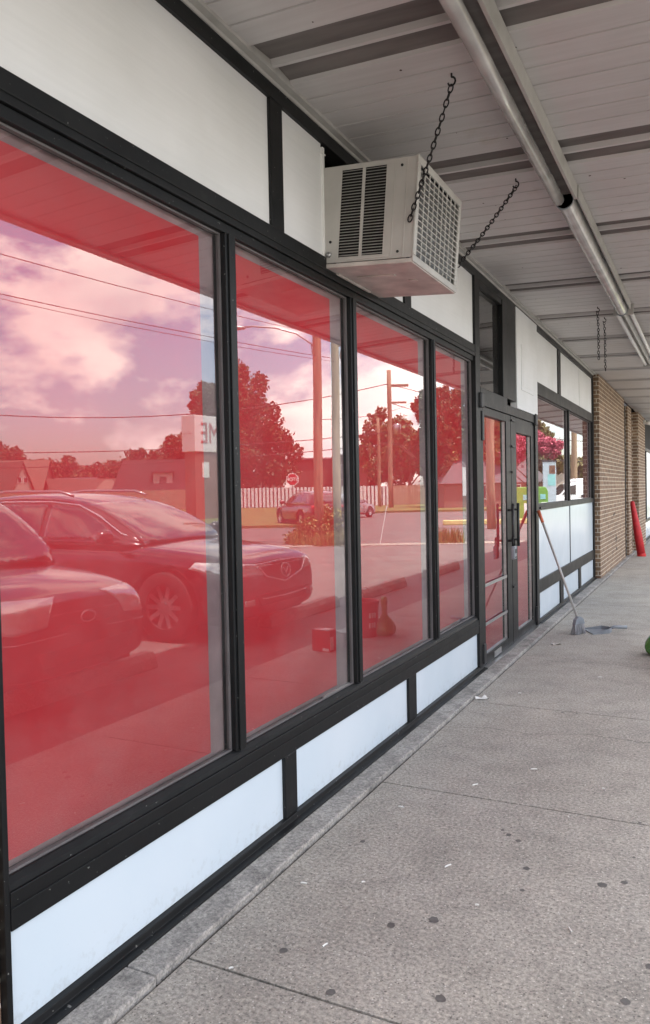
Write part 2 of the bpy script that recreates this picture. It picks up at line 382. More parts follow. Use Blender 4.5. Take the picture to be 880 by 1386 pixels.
M['leafpink']=leafmat('blossom_pink',(.30,.035,.07),(.50,.10,.15))
M['weed']=leafmat('weed_blades',(.08,.10,.02),(.28,.22,.06))
M['grass']=basic('verge_grass',(.13,.13,.035),.9,vary=.45,scale=.8,bump=.5,bscale=20)
M['gravel']=basic('gravel_strip',(.30,.27,.23),.9,vary=.5,scale=14,bump=.6,bscale=40)
M['dirt']=basic('far_ground',(.12,.12,.06),.95,vary=.3,scale=.3)
M['fencewood']=basic('fence_boards',(.34,.24,.17),.85,vary=.25,scale=2.5,stretch=(5,5,.4),bump=.3,bscale=12)
M['fencewhite']=basic('white_fence_metal',(.74,.74,.74),.5,vary=.05)
M['fencegap']=basic('fence_shadow_grey',(.16,.14,.15),.7,vary=.1)
def shingles(name,c):
    return basic(name,c,.85,vary=.3,scale=3,bump=.5,bscale=9,stretch=(1,1,5))
M['roofbrown']=shingles('brown_shingles',(.10,.065,.05)); M['roofgrey']=shingles('grey_shingles',(.10,.085,.092)); M['roofdark']=shingles('dark_shingles',(.055,.04,.04))
M['rooftan']=shingles('tan_shingles',(.19,.13,.10))
M['siding']=basic('pale_siding',(.42,.36,.31),.7,vary=.08,scale=1,stretch=(.3,.3,9))
M['sidingbrown']=basic('brown_siding',(.14,.09,.07),.7,vary=.15,scale=1,stretch=(.3,.3,9))
M['sidingwhite']=basic('white_siding',(.72,.70,.68),.6,vary=.05,scale=1)
M['winglass']=basic('house_window_glass',(.04,.045,.05),.1,spec=.8)
M['greenbin']=basic('lime_green_paint',(.15,.34,.05),.4,vary=.1)
M['teal']=basic('teal_poster',(.25,.55,.55),.3,vary=.1)
M['bluesign']=basic('pale_blue_panel',(.42,.50,.55),.3,vary=.1)
M['brownpic']=basic('brown_picture',(.16,.08,.05),.4,vary=.7,scale=9)
M['truckwhite']=basic('white_truck_paint',(.80,.80,.80),.25,vary=.02,coat=.4)
def paint(name,c): return basic(name,c,.22,vary=.05,coat=1,metal=.3,spec=.6)
M['paintblack']=paint('dark_wine_paint',(.030,.012,.016)); M['paintnavy']=paint('dark_grey_blue_paint',(.022,.022,.032))
M['paintred']=paint('dark_red_paint',(.10,.012,.018)); M['paintsilver']=paint('silver_paint',(.30,.30,.31))

# ------------------------------------------------------------------ street frame (the road runs 26.7 degrees off the shop front)
TH=math.atan2(524,1041); CT,ST=math.cos(TH),math.sin(TH)
def st(a,d,z=-.12):     # a across, d out along the lot from the mirrored station
    return Vector((-1.68+ST*d-CT*a, CT*d+ST*a, z))
RZ=-TH
def k(u): return (u-440)/1041.
def hz(u,v,d): return 1.472+((665.5+.02*(440-u))-v)/1041*d

# ------------------------------------------------------------------ ground
g=MB(); g.quad((-400,-400,-.16),(700,-400,-.16),(700,700,-.16),(-400,700,-.16)); tag(g.build('ground',M['dirt']),kind='structure')
g=MB()
c=[(1.75,-14),(60,-14)]
p1=st(-30,22.4,-.12); p2=st(30,22.4,-.12)
fq=(p1.x-1.7)/(p1.x-p2.x); yq=p1.y+(p2.y-p1.y)*fq
g.add([(1.7,-30,-.12),(p1.x,-30,-.12),tuple(p1),(1.7,yq,-.12)],[(0,1,2,3)])
tag(g.build('parking_lot',M['asphalt']),kind='structure')
g=MB()
def strip(mb,a0,a1,d0,d1,z,n=1):
    mb.add([tuple(st(a0,d0,z)),tuple(st(a1,d0,z)),tuple(st(a1,d1,z)),tuple(st(a0,d1,z))],[(0,1,2,3)])
strip(g,-60,14,22.9,56,-.116); tag(g.build('road',M['road']),kind='structure')
g=MB(); strip(g,-60,14,22.1,23.0,-.108); tag(g.build('gravel_strip',M['gravel']),kind='structure')
# grass verge left of the junction, thickness .1 like a kerbed lawn
def slab(name,a0,a1,d0,d1,z0,z1,mat):
    b=MB(); P=[st(a0,d0,z0),st(a1,d0,z0),st(a1,d1,z0),st(a0,d1,z0)]
    T=[Vector((p.x,p.y,z1)) for p in P]
    b.add([tuple(p) for p in P+T],[(3,2,1,0),(4,5,6,7),(0,1,5,4),(1,2,6,5),(2,3,7,6),(3,0,4,7)])
    return tag(b.build(name,mat),kind='structure')
slab('verge',-60,-.6,34.6,76,-.15,.0,M['grass'])
slab('verge',-.59,30,54.5,76,-.15,.02,M['grass'])
# kerb and pavement of the shops
sw=MB()
js=[-10.0]
y=1.94-1.615*8
while y<40:
    js.append(y); y+=1.615
for a,b_ in zip(js,js[1:]):
    sw.box(.186,1.6,a+.005,b_-.005,-.14,0)
sw.box(.10,1.59,-10,40,-.14,-.012,1)
sw.box(1.606,1.76,-10,40,-.14,-.002)      # kerb
# flattened gum on the slabs
gr=random.Random(4)
spots=[(1.03,2.96,.02),(.82,2.47,.027),(.7,2.38,.022),(.67,1.98,.021),(.97,2.09,.024),(1.31,2.95,.026),(1.38,3.0,.018),(.95,3.18,.018),(.9,3.22,.018),(.36,2.91,.018),(1.05,2.79,.014),(.44,2.1,.02),(1.5,2.5,.02),(1.45,2.3,.02)]
for i in range(70):
    spots.append((gr.uniform(.25,1.55),gr.uniform(2.2,14)**1.0,gr.uniform(.006,.014)))
for (x,y,r) in spots:
    n=14; vs=[]
    for q in range(n):
        a=2*math.pi*q/n; rr=.68*r*gr.uniform(.8,1.12)
        vs.append((x+rr*math.cos(a),y+1.1*rr*math.sin(a),.0012))
    sw.add(vs,[tuple(range(n))],1+1)
for (pts) in ([(.2,4.55),(.45,4.63),(.7,4.60),(1.0,4.74),(1.3,4.70),(1.59,4.80)],[(.19,6.7),(.5,6.62),(.8,6.7),(1.2,6.63),(1.59,6.66)],[(1.0,8.6),(1.1,9.0),(1.05,9.4),(1.2,9.9)]):
    P=[]
    for a,b_ in zip(pts,pts[1:]):
        for q in range(6):
            f_=q/6; P.append((a[0]+(b_[0]-a[0])*f_+gr.uniform(-.006,.006),a[1]+(b_[1]-a[1])*f_+gr.uniform(-.012,.012)))
    for a,b_ in zip(P,P[1:]):
        w_=gr.uniform(.0010,.0022); sw.add([(a[0],a[1]-w_,.001),(b_[0],b_[1]-w_,.001),(b_[0],b_[1]+w_,.001),(a[0],a[1]+w_,.001)],[(0,1,2,3)],1)
tag(sw.build('sidewalk',[M['sidewalk'],M['groove'],M['gum']]),kind='structure')

# ------------------------------------------------------------------ the storefront
shop=empty('shop_building',(0,0,0),label='brown brick shop with black window frames, red filmed windows and white panels',cat='building')
def part(mb,name,mat,parent=shop,**k_): return mb.build(name,mat,parent,**k_)
# masonry behind and above everything
b=MB()
b.box(-5,-.5,-8,12.7,-.1,3.9); b.box(-.5,-.07,-8,12.7,3.2,3.9); b.box(-.5,-.3,-8,3.37,2.55,3.2)
b.box(-.5,-.31,-8,1.30,0,3.2)
part(b,'wall',M['dark'])
for (q0,q1) in ((1.4,6.0),(8.33,12.7)):
    b=MB(); b.box(-.06,-.046,q0,q1,.33,2.6); part(b,'interior_board',M['interior'])
b=MB(); b.box(-8,-.06,-8,12.7,3.9,4.0); b.box(-5,.02,-8,12.7,3.42,3.92); part(b,'parapet',M['brick'])
b=MB(); b.box(-.3,-.004,-8,1.384,0,2.604); part(b,'brick_pier',M['brick'])
b=MB(); b.box(-.4,.105,12.72,16.62,0,3.22); part(b,'brick_pier',M['brick'])
# broken bricks on the far pier
for (yy,zz,w,h) in ((14.55,.93,.10,.05),(14.72,.95,.06,.04),(14.9,.45,.08,.12),(14.95,.3,.09,.05)):
    b=MB(); b.box(.095,.1075,yy,yy+w,zz,zz+h); part(b,'chipped_brick',M['dark'])
b=MB()
yy=-8
while yy<26:
    y2=min(26,yy+gr.uniform(1.5,2.3)); e=gr.uniform(-.004,.004)
    b.box(-.1,.170+e,yy,y2-.004,-.1,.020); yy=y2
part(b,'concrete_ledge',M['ledge'],bevel=.006)

F=M['frame']
def bar(y0,y1,z0,z1,name,x0=-.06,x1=.02,par=shop,bev=.003,mat=F):
    m=MB(); m.box(x0,x1,y0,y1,z0,z1); return part(m,name,mat,par,bevel=bev)
# rails of front bay
m=MB(); m.prism([(-.06,.004),(.058,.009),(.056,.026),(.028,.030),(.024,.052),(-.06,.054)],'y',1.405,6.09); part(m,'base_rail',F,bevel=.002)
m=MB(); m.box(-.06,.022,1.405,6.09,.326,.43); m.prism([(-.06,.43),(.016,.43),(.012,.448),(-.004,.462),(-.06,.462)],'y',1.405,6.09)
m.box(.022,.026,1.405,6.09,.385,.389); part(m,'sill_rail',F,bevel=.003)
m=MB(); m.box(-.06,.022,1.405,6.09,2.515,2.604); m.box(-.06,.008,1.405,6.09,2.478,2.515); m.box(.022,.027,1.405,6.09,2.54,2.545); part(m,'head_rail',F,bevel=.003)
m=MB(); m.box(-.06,.024,-7.5,12.72,3.146,3.214); part(m,'top_rail',F,bevel=.003)
m=MB(); m.prism([(.024,3.206),(.030,3.206),(.034,3.218),(.062,3.220),(.062,3.236),(.05,3.32),(.024,3.32)],'y',-6,16.6); part(m,'ceiling_angle',M['trimwhite'])
bar(1.386,1.405,.004,3.146,'jamb')
for yc in (2.54,3.69,4.983):
    m=MB(); m.box(-.05,.012,yc-.036,yc+.036,.462,2.478); m.box(.012,.02,yc-.02,yc+.02,.462,2.478); part(m,'mullion',F,bevel=.003)
bar(5.965,6.09,.004,3.146,'jamb',x1=.026)
bar(2.862,2.968,.054,.326,'mullion'); bar(4.387,4.523,.054,.326,'mullion')
bar(2.852,2.958,2.604,3.146,'mullion'); bar(4.432,4.545,2.604,3.146,'mullion')
# bulkhead panels
for (a,b_) in ((1.405,2.862),(2.968,4.387),(4.523,5.965)):
    m=MB(); m.box(-.03,.004,a,b_,.054,.326); part(m,'bulkhead_panel',M['panel_low'])
# upper white panels
for (a,b_,z0) in ((-2.0,2.852,2.604),(2.958,3.352,2.604),(4.08,4.432,2.604),(4.545,5.965,2.604)):
    m=MB(); m.box(-.03,.006,a,b_,z0,3.146); part(m,'transom_panel',M['panel_up'])
m=MB(); m.box(-.02,.016,3.352,3.372,2.60,3.13); m.box(-.02,.02,3.338,3.378,3.095,3.10); part(m,'panel_trim',M['white'])
# under the air conditioner
m=MB(); m.box(-.03,.0055,3.372,4.08,2.604,2.63); part(m,'transom_panel',M['panel_up'])
bar(3.372,4.08,2.50,2.53,'shelf_rail',x1=.024) if False else None

def window(y0,y1,z0,z1,fy0,fy1,fz0,fz1,xf=-.035,mat=M['glass'],dark=False,fm=None):
    m=MB()
    # thin rubber bead around pane
    t=.007
    m.box(-.028,-.012,y0,y1,z0,z0+t); m.box(-.028,-.012,y0,y1,z1-t,z1); m.box(-.028,-.012,y0,y0+t,z0+t,z1-t); m.box(-.028,-.012,y1-t,y1,z0+t,z1-t)
    w=part(m,'window',M['bead'] if not dark else F)
    m=MB(); m.quad((-.020,y0,z0),(-.020,y1,z0),(-.020,y1,z1),(-.020,y0,z1)); m.build('glass',mat,w)
    if fy0 is not None:
        m=MB(); m.box(xf-.004,xf,fy0,fy1,fz0,fz1); m.build('red_film',fm or M['film'],w)
    return w
window(1.405,2.504,.462,2.478,1.425,2.395,.485,2.44)
window(2.576,3.654,.462,2.478,2.60,3.50,.485,2.44)
window(3.726,4.947,.462,2.478,3.75,4.80,.485,2.44)
window(5.019,5.965,.462,2.478,5.04,5.76,.485,2.44)
# strip of glazing putty lying on the sill
m=MB(); m.box(-.018,-.010,3.30,3.60,.470,.478); part(m,'glazing_strip',M['alu'])

# entrance
bar(6.09,7.0,2.145,2.285,'door_head',x1=.028)
bar(6.86,7.36,2.285,3.146,'door_post',x0=-.5,x1=.026)
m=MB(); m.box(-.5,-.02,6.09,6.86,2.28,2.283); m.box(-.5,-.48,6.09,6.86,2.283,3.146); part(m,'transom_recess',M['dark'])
w=window(6.12,6.86,2.285,3.10,None,None,0,0,mat=M['glassclear'],dark=True)
bar(6.09,6.12,2.285,3.146,'jamb'); bar(6.12,6.86,3.10,3.146,'door_head',x1=.02)
bar(7.0,8.33,2.145,2.225,'door_head',x1=.028)
m=MB(); m.box(-.03,.034,7.365,8.32,2.228,3.186); part(m,'transom_panel',M['panel_up'])
m=MB(); m.box(.034,.040,7.55,8.1,2.42,2.86); m.box(.040,.042,7.60,8.05,2.46,2.83); part(m,'patch_plate',M['panel_up'],bevel=.002)
bar(8.21,8.335,.0,3.146,'jamb',x1=.030)
m=MB(); m.box(-.06,.06,6.09,8.21,.008,.022); part(m,'door_sill',M['alu'],bevel=.003)
def door(y0,y1,g0,g1,gt,hinge_left,hy,hx,label=None):
    m=MB(); z0,z1=.024,2.142
    m.box(-.035,.014,y0,g0,z0,z1); m.box(-.035,.014,g1,y1,z0,z1); m.box(-.035,.014,g0,g1,z0,.102); m.box(-.035,.014,g0,g1,gt,z1)
    d=part(m,'door',M['frame'],bevel=.003)
    t=.008; m=MB()
    m.box(-.02,.002,g0,g1,.102,.11); m.box(-.02,.002,g0,g0+t,.11,gt); m.box(-.02,.002,g1-t,g1,.11,gt); m.build('glazing_bead',M['alu'],d)
    m=MB(); m.quad((-.012,g0,.102),(-.012,g1,.102),(-.012,g1,gt),(-.012,g0,gt)); m.build('glass',M['glass'],d)
    m=MB(); m.box(-.032,-.028,g0,g0+(g1-g0)*.93,.102,gt); m.build('red_film',M['film'],d)
    m=MB(); m.tube([(hx,hy,.93),(hx,hy,1.33)],.013,10)
    m.tube([(.01,hy,.99),(hx,hy,.99)],.010,8); m.tube([(.01,hy,1.27),(hx,hy,1.27)],.010,8); m.build('pull_handle',M['blackplastic'],d,smooth=True)
    yh=y0-.012 if hinge_left else y1+.012
    for zc in ((2.16,.26,2.03) if False else (2.18,)):
        m=MB(); m.box(.014,.05,yh-.045,yh+.045,2.12,2.24); m.build('hinge',M['blackplastic'],d,bevel=.012)
    m=MB(); m.box(.014,.04,yh-.035,yh+.03,.06,.22); m.build('hinge',M['blackplastic'],d,bevel=.006)
    return d
d1=door(6.105,7.16,6.20,6.985,2.075,True,7.02,.058)
d2=door(7.175,8.20,7.385,8.06,2.0,False,7.215,.062)
m=MB(); m.box(.014,.036,6.115,6.17,1.86,2.10); m.build('closer_cover',M['blackplastic'],d1,bevel=.006)
m=MB(); m.box(.014,.022,6.45,6.68,.035,.085); m.box(.022,.024,6.48,6.66,.05,.07); m.build('kick_plate',M['alu'],d1,bevel=.002)
m=MB(); m.box(.0,.010,6.215,6.97,.66,.685); m.build('inner_rail',M['alu'],d1); m=MB(); m.box(.0,.010,6.215,6.97,.34,.362); m.build('inner_rail',M['alu'],d1)
for zc in (1.86,1.62,.55,2.1):
    m=MB(); m.box(.014,.03,7.16,7.30,zc-.008,zc+.008); m.build('latch',M['blackplastic'],d2)
# second bay
m=MB(); m.prism([(-.06,.004),(.058,.009),(.056,.026),(.028,.030),(.024,.052),(-.06,.054)],'y',8.335,12.715); part(m,'base_rail',F,bevel=.002)
bar(8.335,12.70,.335,.478,'sill_rail',x1=.022); bar(8.335,12.70,1.225,1.29,'middle_rail',x1=.024,mat=F); bar(8.335,12.70,2.47,2.60,'head_rail',x1=.022)
bar(10.44,10.50,1.29,2.47,'mullion',x1=.014); bar(10.455,10.485,.478,1.225,'mullion',x1=.012)
bar(12.62,12.718,.004,3.146,'jamb',x1=.028)
for a,b_ in ((9.655,9.87),(11.13,11.31)): bar(a,b_,.054,.335,'mullion')
for a,b_ in ((8.335,9.655),(9.87,11.13),(11.31,12.62)):
    m=MB(); m.box(-.03,.004,a,b_,.054,.335); part(m,'bulkhead_panel',M['panel_low'])
for a,b_ in ((8.335,10.455),(10.485,12.62)):
    m=MB(); m.box(-.03,.005,a,b_,.478,1.225); part(m,'lower_white_panel',M['panel_low'])
bar(9.66,9.84,2.60,3.146,'mullion'); 
for a,b_ in ((8.335,9.66),(9.84,11.375),(11.40,12.62)):
    m=MB(); m.box(-.03,.006,a,b_,2.60,3.146); part(m,'transom_panel',M['panel_up'])
window(8.335,10.44,1.29,2.47,8.36,10.25,1.31,2.45,fm=M['film2']); window(10.50,12.62,1.29,2.47,10.52,12.4,1.31,2.45,fm=M['film2'])
m=MB(); m.box(.024,.04,8.40,8.80,1.24,1.262); part(m,'name_strip',M['blackplastic'])

# ------------------------------------------------------------------ canopy ceiling
SL=.042; ZC=3.238
XO=2.02
cp=empty('canopy',(0,0,0),label='white ribbed metal canopy roofing the walkway along the shop fronts',cat='canopy')
m=MB()
ribs=[2.80-1.362*k_ for k_ in range(5,0,-1)]+[2.80+1.362*k_ for k_ in range(0,20)]
def cz(x): return ZC-SL*x
y=-6.0; edges=[]
prof=[]   # (y, dz)
y_end=28
for i,rc in enumerate(ribs):
    if rc>y_end: break
    a=rc-.165; b_=rc+.165
    nxt=ribs[i+1]-.165 if i+1<len(ribs) else b_+1
    # two shallow channels, recess shade put into their dark colour, light fold between
    prof+=[(a,0),(a+.006,.016),(a+.165,.030),(a+.172,.004),(a+.192,.004),(a+.198,.030),(b_-.006,.016),(b_,0)]
    n=7; w=(nxt-b_)/n
    for q in range(1,n):
        yy=b_+q*w
        prof+=[(yy-.006,0),(yy-.003,.010),(yy+.003,.010),(yy+.006,-.0)]
nx=2
xs=[.05,XO]
vs=[]
for (yy,dz) in prof:
    for x in xs: vs.append((x,yy,cz(x)+dz))
fs=[];mi=[]
for i in range(len(prof)-1):
    o=i*2; fs.append((o,o+1,o+3,o+2))
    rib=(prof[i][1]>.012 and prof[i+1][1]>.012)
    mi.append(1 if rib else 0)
for f,q in zip(fs,mi): m.f.append(f); m.mi.append(q)
m.v=vs
cr_=random.Random(8)
for q in range(46):
    x_=cr_.uniform(.2,1.9); y_=cr_.uniform(2.0,9.0)
    if any(abs(y_-rc)<.2 for rc in ribs): continue
    r_=cr_.uniform(.003,.008); n_=8
    m.add([(x_+r_*math.cos(2*math.pi*k_/n_),y_+r_*1.2*math.sin(2*math.pi*k_/n_),cz(x_)-.0015) for k_ in range(n_)],[tuple(range(n_))],2)
part(m,'ceiling_sheet',[M['ceiling'],M['ceilrib'],basic('rust_speck',(.07,.045,.035),.9)],cp)
m=MB(); m.box(XO,XO+.05,-7.5,28,cz(XO)-.02,cz(XO)+.33); m.box(XO-.03,XO,-7.5,28,cz(XO)-.02,cz(XO)-.008); part(m,'fascia',M['trimwhite'],cp,bevel=.004)
m=MB(); m.box(-.1,XO+.03,-7.5,28,3.36,3.42); part(m,'roof_deck',M['roofgrey'],cp)

# ------------------------------------------------------------------ tube lights on the ceiling
def strip_light(y0,y1,label,kind):
    t=empty('ceiling_light',(.938,(y0+y1)/2,cz(.938)),label=label,cat='light fixture',group='strip lights in a row under the canopy',rot=(0,R(2.4),0))
    L=(y1-y0)/2
    m=MB()
    if kind=='open':
        m.box(-.055,.055,-L,L,-.05,-.001); m.build('housing',M['ceilrib'],t,bevel=.004)
        m=MB(); m.box(.050,.066,-L,L,-.085,-.001); m.build('side_flange',M['trimwhite'],t,bevel=.002)
        m=MB(); m.tube([(-.030,-L+.02,-.085),(-.030,L-.03,-.085)],.032,20); m.build('tube',M['cylinderlamp'],t,smooth=True)
        m=MB(); m.box(-.05,-.012,L-.03,L-.012,-.11,-.05); m.build('tube_socket',M['trimwhite'],t,bevel=.004)
    elif kind=='cover':
        m.box(-.06,.06,-L,L,-.03,-.001); m.build('housing',M['trimwhite'],t,bevel=.004)
        pr=[(-.052,-.03)]+[(-.005+.047*math.cos(a),-.075+.047*math.sin(a)) for a in [R(180+q*18) for q in range(0,11)]]+[(.042,-.03)]
        m=MB(); m.prism(pr,'y',-L,L-.01); m.build('cover',M['cylinderlamp'],t,smooth=False)
        m=MB(); m.box(.060,.072,-L,L,-.07,-.001); m.build('side_flange',M['trimwhite'],t,bevel=.002)
        for yy in (-L,L-.012):
            m=MB(); m.prism([(p[0]*1.10,p[1]*1.05) for p in pr],'y',yy,yy+.012); m.build('end_cap',M['greypl'],t)
    else:
        m.box(-.05,.05,-L,L,-.045,-.001); m.prism([(-.04,-.045),(.04,-.045),(0,-.09)],'y',-L,L); m.build('housing',M['trimwhite'],t,bevel=.003)
        for s in (-1,1):
            m=MB(); m.tube([(s*.062,-L+.03,-.07),(s*.062,L-.03,-.07)],.019,12); m.build('tube',M['white'],t,smooth=True)
        for yy in (-L,L-.02):
            m=MB(); m.box(-.09,.09,yy,yy+.02,-.10,-.001); m.build('end_cap',M['trimwhite'],t,bevel=.004)
    return t
strip_light(1.2,4.62,'long strip light with a bare fat tube, nearest of the row','open')
strip_light(4.635,7.80,'strip light with a rounded milky cover, in the middle of the row','cover')
strip_light(7.88,11.5,'far strip light with two thin bare tubes, beyond the hanging chains','twin')

# ------------------------------------------------------------------ air conditioner
ac=empty('air_conditioner',(.0,3.362,2.556),label='beige box window air conditioner sticking out above the red windows',cat='air conditioner',rot=(0,R(4.6),0))
W,Dp,Hh=.655,.455,.475
m=MB()
# shell: top, bottom lip, side walls with louvre openings
m.box(-.4,Dp,0,W,Hh-.004,Hh); m.box(-.4,Dp,W-.004,W,.02,Hh-.004)
V=[(.080,.186),(.202,.308)]; z0,z1=.045,.452
xs=[-.4,V[0][0],V[0][1],V[1][0],V[1][1],Dp]
m.box(-.4,V[0][0],0,.004,.02,Hh-.004); m.box(V[0][1],V[1][0],0,.004,z0,z1); m.box(V[1][1],Dp,0,.004,.02,Hh-.004)
m.box(V[0][0],V[1][1],0,.004,.02,z0); m.box(V[0][0],V[1][1],0,.004,z1,Hh-.004)
m.box(.12,.34,-.003,0,.028,.040); m.box(.350,.354,-.002,0,.03,.46); m.box(.408,.414,-.002,0,.02,.465)
m.build('casing',M['offwhite'],ac,bevel=.0015)
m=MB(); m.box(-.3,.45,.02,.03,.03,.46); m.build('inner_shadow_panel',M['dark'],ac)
for (a,b_) in V:
    m=MB(); n=30
    for i in range(n):
        zz=z0+(z1-z0)*(i+.5)/n
        m.add([(a,.001,zz-.002),(b_,.001,zz-.002),(b_,.014,zz+.005),(a,.014,zz+.005),(a,.001,zz-.0005),(b_,.001,zz-.0005),(b_,.014,zz+.0065),(a,.014,zz+.0065)],
              [(3,2,1,0),(4,5,6,7),(0,1,5,4),(1,2,6,5),(2,3,7,6),(3,0,4,7)])
    m.build('louvre_vent',M['offwhite'],ac)
# front frame + grille
m=MB(); t=.032
m.box(Dp,Dp+.012,-.004,W+.004,.0,.0+t); m.box(Dp,Dp+.012,-.004,W+.004,Hh-t,Hh+.004); m.box(Dp,Dp+.012,-.004,t,t,Hh-t); m.box(Dp,Dp+.012,W-t,W+.004,t,Hh-t)
m.build('front_frame',M['offwhite'],ac,bevel=.004)
m=MB()
for i in range(1,9): 
    yy=t+(W-2*t)*i/9; m.tube([(Dp+.008,yy,t),(Dp+.008,yy,Hh-t)],.0040,6)
for i in range(1,15):
    zz=t+(Hh-2*t)*i/15; m.tube([(Dp+.009,t,zz),(Dp+.009,W-t,zz)],.0030,6)
m.build('grille',M['offwhite'],ac)
m=MB()
for i in range(60):
    yy=t+(W-2*t)*i/60; m.box(Dp-.02,Dp-.008,yy,yy+.004,t-.01,Hh-t)
m.build('coil_fins',M['alu'],ac)
m=MB(); m.box(Dp-.03,Dp-.021,.01,W-.01,.02,Hh-.01); m.build('coil_backing',M['dark'],ac)
m=MB(); m.box(-.4,Dp+.005,-.003,W+.003,-.004,.016); m.box(.10,.30,.18,.21,-.010,-.004); m.box(.02,.04,.1,.5,-.012,-.004); m.box(.33,.37,.30,.33,-.008,-.004); m.build('base_pan',basic('weathered_pan',(.50,.46,.42),.55,vary=.25,scale=8),ac,bevel=.002)
m=MB(); m.lathe([(.0,-.012),(.012,-.012),(.014,-.004),(.014,0)],'y',12,(.03,0,.06)); m.build('bolt',M['alu'],ac,smooth=True)
for (xx,zz) in ((.385,.05),(.385,.44),(.035,.12)):
    m=MB(); m.lathe([(0,-.004),(.006,-.004),(.007,0)],'y',8,(xx,0,zz)); m.build('screw',M['dark'],ac)

# ------------------------------------------------------------------ chains
def chain(name,label,group,p0,p1,hook=True,link=.034,sag=0,wob=0):
    p0=Vector(p0);p1=Vector(p1); L=(p1-p0).length
    t=empty(name,p0,label=label,cat='chain',group=group)
    d=(p1-p0).normalized()
    if hook:
        m=MB(); pts=[(0,0,.03),(0,0,0),(.0,.0,-.012)]
        for q in range(0,9):
            a=R(90-q*32); pts.append((.016*math.cos(a),.0,-.03+.018*math.sin(a)))
        m.tube(pts,.0042,8); m.build('hook',M['steel'],t,smooth=True)
    m=MB(); start=Vector((0,0,-.045)) if hook else Vector((0,0,0)); end=p1-p0
    dv=end-start; n=int(dv.length/(link*.78)); u=dv.normalized()
    s=u.orthogonal().normalized(); w=u.cross(s)
    rr=random.Random(len(label))
    for i in range(n):
        c=start+dv*((i+.5)/n)+Vector((0,0,-sag*math.sin(math.pi*(i+.5)/n)))
        c+=Vector((rr.uniform(-wob,wob),rr.uniform(-wob,wob),0))
        ang=(i%2)*math.pi/2+rr.uniform(-.25,.25)+.4
        sd=s*math.cos(ang)+w*math.sin(ang)
        pts=[]
        for q in range(12):
            a=2*math.pi*q/12
            pts.append(c+u*(link*.5*math.cos(a)*1.0)+sd*(link*.27*math.sin(a)))
        m.tube(pts,.0034,6,closed=True)
    m.build('links',M['steel'],t,smooth=True)
    return t
cg='black chains hooked into the canopy ceiling'
chain('support_chain','taut black chain from ceiling hook to the near side of the air conditioner',cg,(.718,3.165,3.205),(.452,3.352,2.70),sag=.01)
chain('support_chain','taut black chain running behind the air conditioner to its far corner',cg,(.705,4.40,3.205),(.47,4.03,2.66),sag=.01)
chain('hanging_chain','doubled spare chain dangling free, left of the hanging pair',cg,(.70,7.90,3.205),(.705,7.90,2.70),wob=.004)
t=chain('hanging_chain','single spare chain dangling free, right of the hanging pair',cg,(.70,8.42,3.205),(.705,8.42,2.66),wob=.004)

# ------------------------------------------------------------------ lockbox, broom, dustpan, litter, red tube
t=empty('key_lockbox',(.070,6.99,.955),label='grey key lockbox hanging from the left door pull handle',cat='lockbox')
m=MB(); m.box(-.018,.018,-.045,.045,-.13,-.01); m.build('body',M['greypl'],t,bevel=.010)
m=MB(); m.box(.018,.021,-.028,.028,-.075,-.035); m.box(.018,.020,-.03,.03,-.115,-.105); m.build('dial_window',M['blackplastic'],t)
m=MB(); m.tube([(0,-.028,-.012)]+[(0,-.028*math.cos(R(q*18)),.02+.045*math.sin(R(q*18))) for q in range(0,11)]+[(0,.028,-.012)],.006,8); m.build('shackle',M['steel'],t,smooth=True)

hb=Vector((.475,7.96,.15)); ht=Vector((.045,8.24,1.225))
t=empty('broom',(.48,7.96,0),label='broom with white metal handle and orange grip leaning on the shop front',cat='broom')
o=Vector((.48,7.96,0)); u=(ht-hb).normalized()
m=MB(); m.tube([hb-o,hb-o+u*(ht-hb).length*.89],.0125,12); m.build('handle',M['offwhite'],t,smooth=True)
m=MB(); m.tube([hb-o+u*(ht-hb).length*.885,ht-o],[.016,.018],12); m.build('grip',M['orange'],t,smooth=True)
m=MB(); m.prism([(-.075,.10),(.075,.10),(.055,.15),(.015,.175),(-.015,.175),(-.055,.15)],'y',-.022,.022); q=m.build('broom_cap',M['greypl'],t,bevel=.006); q.rotation_euler=(0,0,R(60))
m=MB(); rr=random.Random(3)
for i in range(150):
    x=rr.uniform(-.07,.07); y=rr.uniform(-.018,.018); f=1.25
    m.tube([(x,y,.105),(x*f+rr.uniform(-.006,.006),y*2.2,.004)],.0028,4,cap=False)
q=m.build('bristles',M['bristle'],t); q.rotation_euler=(0,0,R(60))

t=empty('dustpan',(.66,8.16,.0),rz=R(28),label='grey plastic dustpan lying flat on the concrete beside the broom',cat='dustpan')
m=MB()
bl=[(-.13,-.145),(-.13,.145),(.05,.10),(.10,.03),(.10,-.03),(.05,-.10)]
m.prism(bl,'z',.004,.010); 
for (p,q) in ((1,2),(2,3),(3,4),(4,5),(5,0)):
    a=Vector((*bl[p],0)); b_=Vector((*bl[q],0)); h0=.012 if p==1 else .045; h1=.012 if q==0 else .045
    nrm=Vector((-(b_-a).y,(b_-a).x,0)).normalized()*.004
    m.add([a,b_,b_+nrm,a+nrm]+[a+Vector((0,0,h0)),b_+Vector((0,0,h1)),b_+nrm+Vector((0,0,h1)),a+nrm+Vector((0,0,h0))],[(3,2,1,0),(4,5,6,7),(0,1,5,4),(1,2,6,5),(2,3,7,6),(3,0,4,7)])
m.build('pan',M['greypl'],t)
m=MB(); m.tube([(.095,0,.03),(.14,0,.045),(.27,0,.04)],[.014,.016,.019],10); m.build('handle',M['greypl'],t,smooth=True)

